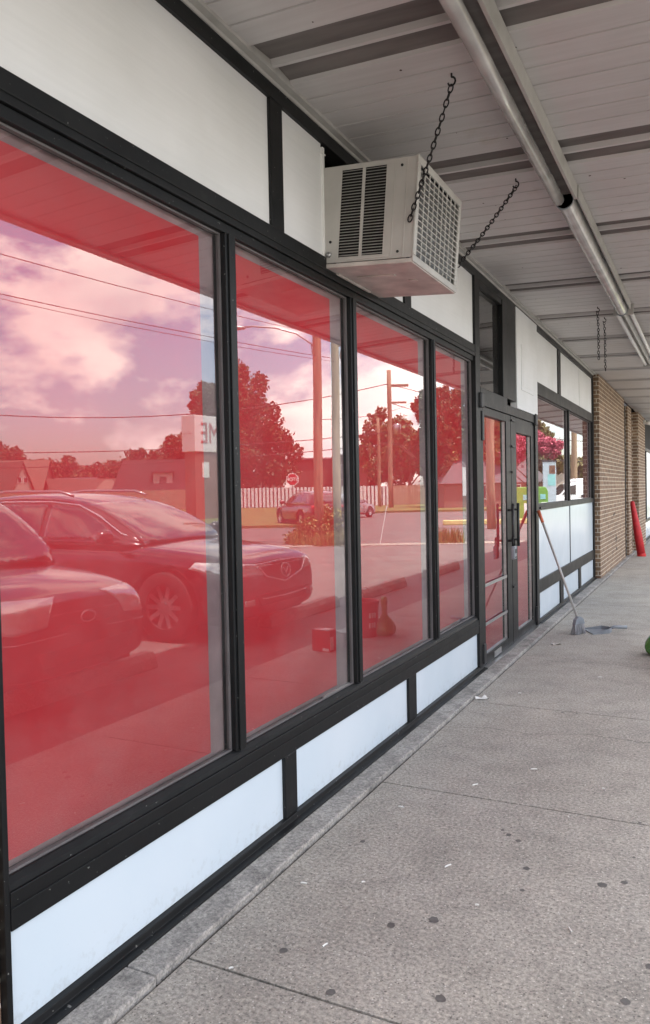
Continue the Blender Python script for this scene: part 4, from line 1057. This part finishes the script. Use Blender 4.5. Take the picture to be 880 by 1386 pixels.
t=empty('wooden_pole',st(k(665.5)*30,30),rz=RZ,label='thick orange brown wooden pole reflected in the left door',cat='utility pole'); cylpole(t,.17,.15,9.5)
t=empty('wooden_pole',st(k(779)*52,52),rz=RZ,label='grey wooden pole behind the white truck',cat='utility pole'); cylpole(t,.2,.17,11,)

def wire(u0,v0,d0,u1,v1,d1,r=.016,sag=.25,label='overhead cable'):
    p0=st(k(u0)*d0,d0,hz(u0,v0,d0)); p1=st(k(u1)*d1,d1,hz(u1,v1,d1))
    m=MB(); pts=[]
    for i in range(25):
        f=i/24; p=p0.lerp(p1,f); pts.append(p+Vector((0,0,-sag*4*f*(1-f)-0)))
    m.tube(pts,r,6); o=m.build('overhead_wire',M['wire'],smooth=True)
    tag(o,label,'cable','thin black overhead wires against the sky')
wl='thin black overhead wire crossing the cloudy sky'
wire(433,452,23.4,-260,268,10.5,.008,.10,wl)
wire(458,486,24.2,-200,352,13,.009,.10,wl)
wire(458,490,24.2,-200,356,15,.007,.16,wl)
wire(460,470,24.3,640,400,70,.03,.5,wl)
wire(-120,552,55,529,520,65,.035,1.6,wl)
wire(-120,612,55,529,585,65,.035,.6,wl)
wire(-120,634,60,529,600,68,.035,.6,wl)
wire(529,520,65,900,560,60,.03,1.0,wl); wire(529,545,65,900,600,60,.03,1.0,wl); wire(529,600,66,900,625,50,.03,.5,wl)
wire(433,568,23.5,560,545,60,.012,.3,wl)

t=empty('stop_sign',st(k(397)*48,48),rz=RZ,label='octagonal red stop sign on a post near the white fence',cat='road sign')
m=MB(); m.tube([(0,0,0),(0,0,2.9)],.035,8); m.build('post',M['alu'],t)
zc=hz(397,649,48)+.12
m=MB(); m.prism([(.41*math.cos(R(22.5+45*q)),zc+.41*math.sin(R(22.5+45*q))) for q in range(8)],'y',-.07,-.05); m.build('sign_border',M['signwhite'],t)
m=MB(); m.prism([(.36*math.cos(R(22.5+45*q)),zc+.36*math.sin(R(22.5+45*q))) for q in range(8)],'y',-.075,-.07); m.build('sign_face',M['signred'],t)
text_part('STOP',.30,M['signwhite'],t,(0,-.080,zc),(R(90),0,0),ext=.003,bold=.006)

# pylon sign
t=empty('pylon_sign',st(k(266)*45,45),rz=RZ,label='white box sign with red letters on a brick column',cat='sign')
t.rotation_euler=(0,0,RZ-R(58))
zb=hz(262,612,45)+.12; zt=hz(262,563,45)+.12
m=MB(); m.box(-3.3,.55,-.5,.5,zb,zt); m.build('sign_box',M['sidingwhite'],t,bevel=.03)
m=MB(); m.box(-1.9,.45,-.40,.40,0,zb-.003); m.build('column',M['brickred'],t)
text_part('TIME',1.75,basic('faded_red_letters',(.42,.14,.14),.6),t,(-1.4,-.515,(zt+zb)/2-.02),(R(90),0,0),ext=.01,sx=.78,bold=.0)
m=MB(); m.box(-.75,-.15,-.43,-.40,zb-1.5,zb-.6); m.build('small_sign',M['plate'],t)
m=MB(); m.box(.6,.61,-.35,.35,(zb+zt)/2-.02,(zb+zt)/2); m.build('seam',M['fencegap'],t)
# board in the strip
t=empty('post_sign',st(k(634)*27,27),rz=RZ,label='pale rectangular board sign on a thin post by the road',cat='sign')
m=MB(); m.box(-.03,.03,-.03,.03,0,2.4); m.build('post',M['alu'],t); m=MB(); m.box(-.16,.16,-.05,-.03,1.35,2.35); m.build('board',M['plate'],t)
t=empty('marker_stake',st(k(515)*23,23),rz=RZ,label='thin white stake leaning in the gravel strip',cat='stake')
m=MB(); m.tube([(0,0,0),(-.22,0,1.1)],.014,6); m.build('shaft',M['white'],t); m=MB(); m.tube([(-.2,0,1.0),(-.23,0,1.14)],.02,6); m.build('tip',M['white'],t)
# poster cabinet, donation bins
t=empty('poster_panel',st(k(745)*42,42),rz=RZ,label='tall pale blue and teal poster panel with a brown picture',cat='sign')
h0=hz(745,675,42)+.12; h1=hz(745,625,42)+.12
m=MB(); m.box(-.36,.36,-.05,.05,.0,h1); m.build('panel',M['bluesign'],t,bevel=.02); m=MB(); m.box(-.30,.02,-.06,-.05,h1-.65,h1-.2); m.build('picture',M['brownpic'],t)
m=MB(); m.box(-.31,.1,-.058,-.05,h1-1.3,h1-.7); m.build('teal_band',M['teal'],t); m=MB(); m.box(-.38,.38,-.07,.07,h1,h1+.08); m.build('top_cap',M['paintnavy'],t)
for (u,dd,lab) in ((706,37,'lime green clothes donation bin with white panel, nearer the doors'),(729,39,'lime green donation bin half hidden by a frame, farther along')):
    t=empty('donation_bin',st(k(u)*dd,dd),rz=RZ,label=lab,cat='donation bin',group='green donation bins in the lot')
    m=MB(); m.prism([(-.42,0),(.42,0),(.42,1.4),(.30,1.62),(-.30,1.62),(-.42,1.4)],'y',-.4,.4); m.build('body',M['greenbin'],t,bevel=.03)
    m=MB(); m.box(-.28,.0,-.41,-.40,1.0,1.25); m.build('hatch',M['teal'],t); m=MB(); m.box(-.36,-.04,-.41,-.40,.15,.85); m.build('white_poster',M['plate'],t)

# ------------------------------------------------------------------ fences
def fence(label,u0,u1,d,h,mat,pitch,bw,name='board_fence',backing=False,rail=True):
    a0,a1=k(u0)*d,k(u1)*d; t=empty(name,st((a0+a1)/2,d,.0),rz=RZ,label=label,cat='fence'); L=(a1-a0)/2
    m=MB(); x=-L
    rr=random.Random(int(u0)+3)
    while x<L:
        dz=rr.uniform(-.02,.02); m.box(x,x+bw,-.02+rr.uniform(-.006,.006),.0,0.03,h+dz); x+=pitch
    m.build('boards',mat,t)
    m=MB(); m.box(-L,L,.02,.06,.4,.5); m.box(-L,L,.02,.06,h-.4,h-.3); m.build('rails',M['fencegap'] if backing else mat,t)
    if backing:
        m=MB(); m.box(-L,L,.07,.09,.03,h-.05); m.build('backing',M['fencegap'],t)
    n=int(2*L/2.4)
    for i in range(n+1):
        x=-L+2*L*i/n; m=MB(); m.box(x-.06,x+.06,.01,.13,-.1,h+.06); m.build('post',mat,t)
hf=1.95
fence('long brown board fence behind the houses lawn on the left',-160,291,76,hf,M['fencewood'],.16,.145)
fence('bright white slatted fence beyond the road',291.5,527,76,hf,M['fencewhite'],.37,.235,'slatted_fence',backing=True)
fence('pale brown board fence to the right of the white fence',527.5,740,76,hf,M['fencewood'],.16,.145)

# ------------------------------------------------------------------ houses
def house(u,d,w,dep,wh,rh,roof,walls,roofm,label,rot=0,style='gable',wins=(),ov=.3,zoff=0.0,dormer=None,chim=None):
    t=empty('house',st(k(u)*d,d,-.1+zoff),rz=RZ+rot,label=label,cat='house')
    hw=w/2
    if style=='gable':      # gable end faces the viewer
        m=MB(); m.prism([(-hw,0),(hw,0),(hw,wh),(0,wh+rh),(-hw,wh)],'y',0,dep); m.build('wall',walls,t)
        s=rh/hw; m=MB()
        for sg in (-1,1):
            m.add([(0,-ov,wh+rh+.02),(sg*(hw+ov),-ov,wh-s*ov+.02),(sg*(hw+ov),dep+ov,wh-s*ov+.02),(0,dep+ov,wh+rh+.02),(0,-ov,wh+rh+.17),(sg*(hw+ov),-ov,wh-s*ov+.17),(sg*(hw+ov),dep+ov,wh-s*ov+.17),(0,dep+ov,wh+rh+.17)],[(3,2,1,0),(4,5,6,7),(0,1,5,4),(1,2,6,5),(2,3,7,6),(3,0,4,7)])
        r=m.build('roof',roofm,t)
    elif style=='side':     # ridge parallel to the road
        m=MB(); m.prism([(0,0),(dep,0),(dep,wh),(dep/2,wh+rh),(0,wh)],'x',-hw,hw); m.build('wall',walls,t)
        m=MB(); s=rh/(dep/2)
        for (y0,y1) in ((-ov,dep/2),(dep+ov,dep/2)):
            m.add([(-hw-ov,y0,wh-s*ov+.02),(hw+ov,y0,wh-s*ov+.02),(hw+ov,y1,wh+rh+.02),(-hw-ov,y1,wh+rh+.02),(-hw-ov,y0,wh-s*ov+.2),(hw+ov,y0,wh-s*ov+.2),(hw+ov,y1,wh+rh+.2),(-hw-ov,y1,wh+rh+.2)],[(3,2,1,0),(4,5,6,7),(0,1,5,4),(1,2,6,5),(2,3,7,6),(3,0,4,7)])
        r=m.build('roof',roofm,t)
    else:                    # hip / mansard
        m=MB(); m.box(-hw,hw,0,dep,0,wh); m.build('wall',walls,t)
        top={'hip':.22,'mansard':.80,'gambrel':.64}[style]
        m=MB(); tx=hw*top; ty=dep/2*(.02 if style=='hip' else .6)
        m.add([(-hw-ov,-ov,wh),(hw+ov,-ov,wh),(hw+ov,dep+ov,wh),(-hw-ov,dep+ov,wh),(-tx,dep/2-ty,wh+rh),(tx,dep/2-ty,wh+rh),(tx,dep/2+ty,wh+rh),(-tx,dep/2+ty,wh+rh)],[(3,2,1,0),(4,5,6,7),(0,1,5,4),(1,2,6,5),(2,3,7,6),(3,0,4,7)])
        r=m.build('roof',roofm,t)
    for (x,z,ww,hh) in wins:
        m=MB(); m.box(x-ww/2-.08,x+ww/2+.08,-.05,-.003,z-.08,z+hh+.08); f=m.build('window',M['sidingwhite'],t)
        m=MB(); m.box(x-ww/2,x+ww/2,-.07,-.05,z,z+hh); m.build('pane',M['winglass'],f)
    if dormer:
        x,z,ww,hh,yy=dormer
        m=MB(); m.box(x-ww/2,x+ww/2,yy,yy+2.5,z,z+hh); dd=m.build('dormer',M['siding'],r)
        m=MB(); m.box(x-.35,x+.35,yy-.03,yy-.005,z+hh*.3,z+hh*.75); m.build('dormer_pane',M['winglass'],r)
        m=MB(); m.box(x-ww/2-.2,x+ww/2+.2,yy-.2,yy+2.7,z+hh,z+hh+.15); m.build('dormer_roof',roofm,r)
    if chim:
        m=MB(); m.box(chim[0]-.3,chim[0]+.3,dep/2-.3,dep/2+.3,wh+rh*.4,wh+rh+chim[1]); m.build('chimney',M['brickred'],r)
    return t
house(31,92,3.8,9,1.4,4.4,0,M['siding'],M['roofbrown'],'pale gabled house with small twin windows, leftmost behind the fence',rot=R(-58),wins=((-.4,3.4,.45,.6),(.4,3.4,.45,.6)))
house(-5,96,11,6,1.6,4.6,0,M['sidingbrown'],M['rooftan'],'long tan roofed house at the far left',style='side')
house(66,96,3.6,9,1.0,2.7,0,M['siding'],M['roofbrown'],'small pale gabled house beside the leftmost gabled house',rot=R(48),wins=((.0,1.6,.5,.6),))
house(137,98,5.2,6,1.4,2.3,0,M['siding'],M['rooftan'],'low hip roofed bungalow between gabled and mansard houses',style='hip')
house(92,100,5.5,6,1.3,2.6,0,M['siding'],M['roofgrey'],'low grey roofed house behind the small gabled house',style='side')
house(208,78,8.0,5,1.7,3.5,0,M['siding'],M['roofdark'],'large dark mansard roofed house with one pale dormer',style='mansard',dormer=(-1.0,2.3,1.9,1.5,.1),chim=None)
house(332,92,3.4,6,1.9,1.0,0,M['siding'],M['rooftan'],'low pale roofed shed just behind the white fence',style='hip')
house(363,90,2.8,5,1.9,2.3,0,M['siding'],M['roofbrown'],'small steep roofed outbuilding behind the stop sign',style='mansard')
house(448,95,9.0,8,5.6,.25,0,M['sidingbrown'],M['roofdark'],'big dark flat roofed building behind the white fence',style='mansard',wins=((-.6,2.9,.6,2.0),))
house(476,90,3.8,8,5.8,.2,0,M['brickdark'],M['roofgrey'],'square brick building with flat roof behind the poles',style='mansard',wins=((.9,3.0,.9,1.6),))
house(670,60,7.8,7,2.0,2.35,0,M['brickred'],M['roofgrey'],'wide low house with a big mauve grey shingle roof, reflected beside the doors',style='gambrel',wins=((-1.5,.8,1,1),(1.2,.8,1,1)))
house(775,80,6.0,8,2.2,1.7,0,M['siding'],M['rooftan'],'pale house with shallow tan gable behind the truck')

# ------------------------------------------------------------------ trees
def leaves(blobs,n,size,seed,flat=.0):
    rg=np.random.default_rng(seed)
    w=np.array([b[3]*b[4]*b[5] for b in blobs])**(.75); w/=w.sum()
    idx=rg.choice(len(blobs),n,p=w)
    B=np.array(blobs)[idx]
    d=rg.normal(size=(n,3)); d/=np.linalg.norm(d,axis=1)[:,None]
    rad=rg.uniform(.25,1,size=(n,1))**.45*(1+.12*rg.normal(size=(n,1)))
    c=B[:,:3]+d*rad*B[:,3:6]
    # clumping
    cl=c+.0; 
    a=rg.normal(size=(n,3)); a/=np.linalg.norm(a,axis=1)[:,None]
    b_=np.cross(a,rg.normal(size=(n,3))); b_/=np.linalg.norm(b_,axis=1)[:,None]
    s=size*rg.uniform(.5,1.3,size=(n,1))
    v=np.stack([c-a*s-b_*s*.55,c+a*s*.2-b_*s*.7,c+a*s*1.1,c+a*s*.1+b_*s*.7],1).reshape(-1,3)
    return v
def tree(name,label,u,d,h,crown,mat,n,size,seed,trunk_h=None,tr=.22,group='trees beyond the fence'):
    t=empty(name,st(k(u)*d,d),rz=RZ,label=label,cat='tree',group=group)
    rr=random.Random(seed); th=trunk_h or h*.45
    # sub-clumps on each crown blob to break outline
    bl=[]
    for (x,y,z,rx,ry,rz_) in crown:
        bl.append((x,y,z,rx*.70,ry*.70,rz_*.70))
        for q in range(14):
            v=Vector((rr.gauss(0,1),rr.gauss(0,1),rr.gauss(0,1))).normalized()
            f=rr.uniform(.12,.40); e=rr.uniform(.70,1.02); bl.append((x+v.x*rx*e,y+v.y*ry*e,z+v.z*rz_*e,rx*f,ry*f,rz_*f))
    v=leaves(bl,n,size,seed)
    me=bpy.data.meshes.new('crown'); nn=len(v)//4
    me.vertices.add(len(v)); me.vertices.foreach_set('co',v.ravel()); me.loops.add(len(v)); me.loops.foreach_set('vertex_index',np.arange(len(v)))
    me.polygons.add(nn); me.polygons.foreach_set('loop_start',np.arange(nn)*4); me.polygons.foreach_set('loop_total',np.full(nn,4)); me.update(); me.validate()
    me.materials.append(mat); o=bpy.data.objects.new('crown',me); COL.objects.link(o); o.parent=t
    m=MB(); m.tube([(0,0,0),(.05,0,th*.5),(-.05,0,th),(0,.0,h*.8)],[tr,tr*.8,tr*.6,tr*.15],10)
    for q in range(6):
        a=rr.uniform(0,6.28); z0=th*rr.uniform(.5,1); L=h*.28
        m.tube([(0,0,z0),(L*.5*math.cos(a),L*.5*math.sin(a),z0+L*.45),(L*math.cos(a),L*math.sin(a),z0+L*.9)],[tr*.4,tr*.25,tr*.08],6)
    m.build('trunk',M['bark'],t,smooth=True)
    return t
# big central tree: pyramid with shoulders
tree('dense_tree','largest dark tree with a tall broad crown above the white fence',322,84,16.5,[(0.2,0,13.6,2.0,2.2,2.4),(-1.5,0,11.6,2.6,2.6,2.8),(2.0,0,11.0,2.2,2.2,2.4),(-3.2,0,9.2,2.4,2.6,3.0),(.3,0,8.4,4.2,3.6,3.6),(-4.4,0,6.2,2.4,2.4,2.8),(0,0,4.8,5.6,3.4,3.4),(4.2,0,6.8,3.2,3,3.2)],M['leafdark'],30000,.20,11)
tree('dense_tree','dark spreading tree behind the white box sign',232,92,10.4,[(1.0,0,5.6,2.6,2.5,1.8),(-1.4,0,6.8,2.2,2.2,1.9),(-3.3,0,8.3,1.6,1.6,1.9),(-.6,0,4.4,3.6,2.6,2)],M['leafdark'],13000,.2,12)
tree('dense_tree','dark tree rising behind the right half of the box sign',285,92,15.7,[(.5,0,12.6,1.8,1.8,1.9),(0,0,10,2.4,2.2,2.6),(0.6,0,7.2,2.8,2.2,2.8)],M['leafdark'],12000,.2,21)
tree('round_tree','low round dark tree between the gabled houses',75,110,6.5,[(0,0,5.2,3.8,2.5,2.3),(-3.2,0,4.3,2.6,2,1.8),(3.0,0,4.4,2.5,2,1.6)],M['leafdark'],5000,.28,13)
tree('round_tree','dark tree cut by the left end of the window',4,108,9,[(0,0,7.3,2.4,2,2.4),(-2.5,0,5.5,2.6,2,2.6),(2.2,0,5.4,1.8,2,1.8)],M['leafdark'],4000,.28,14)
tree('round_tree','low dark tree behind the mansard house',185,112,7.5,[(0,0,6.0,3.8,2.4,2.0),(4.5,0,4.8,3.5,2,1.6)],M['leafdark'],3800,.28,15)
tree('round_tree','mid green round tree behind the tall utility pole',528,86,10.5,[(1.5,0,8.4,2.0,2,2.1),(-1.5,0,7.4,2.2,2,2.2),(0,0,5.2,3.6,3,3),(-2.6,0,5.4,2,2,2.2)],M['leafmid'],14000,.18,16)
tree('round_tree','olive round tree left of the tall narrow tree',556,82,8.5,[(0,0,5.6,2.6,2,3)],M['leafmid'],3500,.24,26)
tree('tall_narrow_tree','tall narrow dark tree right of the round tree',592,64,11,[(.9,0,8.9,1.0,1,1.4),(-.4,0,9.2,1.0,1,1.1),(.3,0,7.2,1.6,1.5,2),(-.3,0,4.8,1.9,1.6,2.4),(0,0,2.8,1.7,1.5,2)],M['leafdark'],14000,.15,17)
tree('tall_narrow_tree','second tall dark tree beside the narrow one',622,62,9.8,[(0,0,8.0,1.2,1.2,1.5),(0,0,5.8,1.5,1.4,2.2),(.1,0,3.4,1.3,1.3,2)],M['leafdark'],9000,.15,27)
tree('olive_tree','olive brown tree reflected in the left door',664,62,9,[(0,0,6.2,2.2,2,2.6),(-1.4,0,4.2,1.6,1.5,2),(1.6,0,4.4,1.6,1.5,2)],M['leafolive'],6000,.22,18)
tree('blossom_tree','pink red blossoming tree in front of the mauve roof',722,50,5.6,[(0,0,4.5,1.5,1.2,.9),(-1.1,0,4.1,1.0,1,.7),(1.1,0,4.0,.9,1,.8)],M['leafpink'],9000,.075,19,trunk_h=2.6,tr=.14)
tree('olive_tree','tall olive tree behind the blossoming tree',728,66,8.6,[(.7,0,6.2,1.3,1.4,1.7),(0,0,5.0,1.7,1.6,1.8),(-1.0,0,3.9,1.3,1.4,1.5),(1.2,0,3.6,1.8,1.6,1.6)],M['leafolive'],9500,.20,20)
tree('olive_tree','low olive tree behind the white truck',785,66,5,[(0,0,2.9,1.5,1.4,1.1),(.9,0,3.7,.7,.7,.9),(-1.2,0,2.6,1.4,1,1.0)],M['leafolive'],4500,.20,22)
tree('round_tree','small dark tree in the gap between the two buildings and round tree',498,92,5,[(0,0,3.6,1.6,1.4,1.7)],M['leafdark'],1500,.24,23)

# weeds at the foot of the poles and along the gravel
def blades(name,a0,a1,d0,d1,n,hmin,hmax,seed,mat=M['weed']):
    rg=random.Random(seed); m=MB()
    for i in range(n):
        a=rg.uniform(a0,a1); d=rg.uniform(d0,d1); p=st(a,d,-.11); h=rg.uniform(hmin,hmax); ang=rg.uniform(0,6.28); w=rg.uniform(.008,.022)
        dx,dy=math.cos(ang)*w,math.sin(ang)*w; lean=Vector((rg.uniform(-.3,.3)*h,rg.uniform(-.3,.3)*h,h))
        m.add([(p.x-dx,p.y-dy,p.z),(p.x+dx,p.y+dy,p.z),tuple(p+lean*.55+Vector((dx*.8,dy*.8,0))),tuple(p+lean),tuple(p+lean*.5-Vector((dx*.8,dy*.8,0)))],[(0,1,2,3,4)])
    return tag(m.build(name,mat),'patch of tall yellow green weeds and blades growing by the road','weeds',kind='stuff')
def clump(a,d,blobs,n,size,seed,label):
    o0=st(a,d,-.12); v=leaves(blobs,n,size,seed); v[:,2]=np.abs(v[:,2])
    me=bpy.data.meshes.new('weeds'); nn=len(v)//4
    me.vertices.add(len(v)); me.vertices.foreach_set('co',v.ravel()); me.loops.add(len(v)); me.loops.foreach_set('vertex_index',np.arange(len(v)))
    me.polygons.add(nn); me.polygons.foreach_set('loop_start',np.arange(nn)*4); me.polygons.foreach_set('loop_total',np.full(nn,4)); me.update()
    me.materials.append(M['weed']); o=bpy.data.objects.new('weeds',me); COL.objects.link(o); o.location=o0; o.rotation_euler=(0,0,RZ)
    return tag(o,label,'weeds',kind='stuff')
clump(-.15,23.6,[(0,0,.35,.5,.5,.55),(.35,.3,.3,.45,.5,.5),(-.4,.2,.55,.35,.4,.6),(.7,-.1,.15,.4,.4,.25),(-.2,-.5,.15,.6,.4,.2),(-.1,.3,.9,.2,.2,.35)],5200,.05,31,'ragged clump of yellow green weeds at the foot of the two poles')
o=blades('weeds',-1.0,.65,22.6,24.8,900,.1,.5,35); o['label']='loose tall grass blades round the two poles'
o=blades('weeds',-.3,.6,22.2,23.0,1600,.06,.35,32); o['label']='low fringe of weeds along the gravel strip'
o=blades('weeds',3.3,4.1,22.4,23.6,400,.1,.5,33); o['label']='small weed tuft in the gravel strip to the right'

# ------------------------------------------------------------------ camera
cd=bpy.data.cameras.new('camera'); cam=bpy.data.objects.new('camera',cd); COL.objects.link(cam)
f=1041.
Yc=Vector((524,-38,f)).normalized(); Xc=Vector((2068,-14,-f)); Xc=(Xc-Xc.dot(Yc)*Yc).normalized(); Zc=Xc.cross(Yc)
W3=Matrix((Xc,Yc,Zc))             # rows: world axes in camera (right,down,forward)
right=W3@Vector((1,0,0)); up=W3@Vector((0,-1,0)); back=W3@Vector((0,0,-1))
mw=Matrix((right,up,back)).transposed().to_4x4(); mw.translation=Vector((1.68,0,1.472)); cam.matrix_world=mw
cd.sensor_fit='VERTICAL'; cd.sensor_height=36; cd.lens=f/1386*36; cd.clip_start=.05; cd.clip_end=2000
S.camera=cam

# ------------------------------------------------------------------ light
SUN_EL=71; SUN_AZ=192   # azimuth: direction towards the sun, degrees from +X ccw in plan (behind the shops)
wd=bpy.data.worlds.new('World'); S.world=wd; wd.use_nodes=True; nt=wd.node_tree
bg=nt.nodes['Background']; sky=N(nt,'ShaderNodeTexSky'); sky.sky_type='NISHITA'; sky.sun_disc=False
sky.sun_elevation=R(SUN_EL); sky.sun_rotation=R(90-SUN_AZ); sky.air_density=1.0; sky.dust_density=2.0; sky.ozone_density=1.0
tc=N(nt,'ShaderNodeTexCoord'); sp_=N(nt,'ShaderNodeSeparateXYZ'); nt.links.new(tc.outputs['Generated'],sp_.inputs[0])
mz=N(nt,'ShaderNodeMath'); mz.operation='ADD'; mz.inputs[1].default_value=.16; nt.links.new(sp_.outputs[2],mz.inputs[0])
mz2=N(nt,'ShaderNodeMath'); mz2.operation='MAXIMUM'; mz2.inputs[1].default_value=.05; nt.links.new(mz.outputs[0],mz2.inputs[0])
dx=N(nt,'ShaderNodeMath'); dx.operation='DIVIDE'; nt.links.new(sp_.outputs[0],dx.inputs[0]); nt.links.new(mz2.outputs[0],dx.inputs[1])
dy=N(nt,'ShaderNodeMath'); dy.operation='DIVIDE'; nt.links.new(sp_.outputs[1],dy.inputs[0]); nt.links.new(mz2.outputs[0],dy.inputs[1])
cb=N(nt,'ShaderNodeCombineXYZ'); nt.links.new(dx.outputs[0],cb.inputs[0]); nt.links.new(dy.outputs[0],cb.inputs[1])
mpc=N(nt,'ShaderNodeMapping'); mpc.inputs['Scale'].default_value=(1,1,1.9); nt.links.new(tc.outputs['Generated'],mpc.inputs[0])
cn=N(nt,'ShaderNodeTexNoise'); cn.inputs['Scale'].default_value=3.1; cn.inputs['Detail'].default_value=9; cn.inputs['Roughness'].default_value=.62; cn.inputs['Distortion'].default_value=.1
nt.links.new(mpc.outputs[0],cn.inputs['Vector'])
cr=ramp(nt,cn.outputs[0],[(.475,(.05,.05,.05)),(.555,(1,1,1))])
cn2=N(nt,'ShaderNodeTexNoise'); cn2.inputs['Scale'].default_value=7; cn2.inputs['Detail'].default_value=7; nt.links.new(mpc.outputs[0],cn2.inputs['Vector'])
ccol=ramp(nt,cn2.outputs[0],[(.3,(5.4,5.1,5.3)),(.62,(10.0,9.2,8.3))])
mxs=N(nt,'ShaderNodeMixRGB'); nt.links.new(cr.outputs[0],mxs.inputs[0]); nt.links.new(sky.outputs[0],mxs.inputs[1]); nt.links.new(ccol.outputs[0],mxs.inputs[2])
nt.links.new(mxs.outputs[0],bg.inputs[0]); bg.inputs[1].default_value=.14
sl=bpy.data.lights.new('sun','SUN'); sl.energy=4.0; sl.angle=R(1.0); sl.color=(1,.95,.88); so=bpy.data.objects.new('sun',sl); COL.objects.link(so)
dv=Vector((math.cos(R(SUN_EL))*math.cos(R(SUN_AZ)),math.cos(R(SUN_EL))*math.sin(R(SUN_AZ)),math.sin(R(SUN_EL))))
so.rotation_euler=dv.to_track_quat('Z','Y').to_euler(); so.location=(-5,-5,20)
S.view_settings.view_transform='Standard'; S.view_settings.look='None'; S.view_settings.gamma=1; S.view_settings.exposure=2.06
S.render.engine='CYCLES'; S.cycles.max_bounces=12; S.cycles.diffuse_bounces=6; S.cycles.glossy_bounces=6; S.cycles.transparent_max_bounces=16
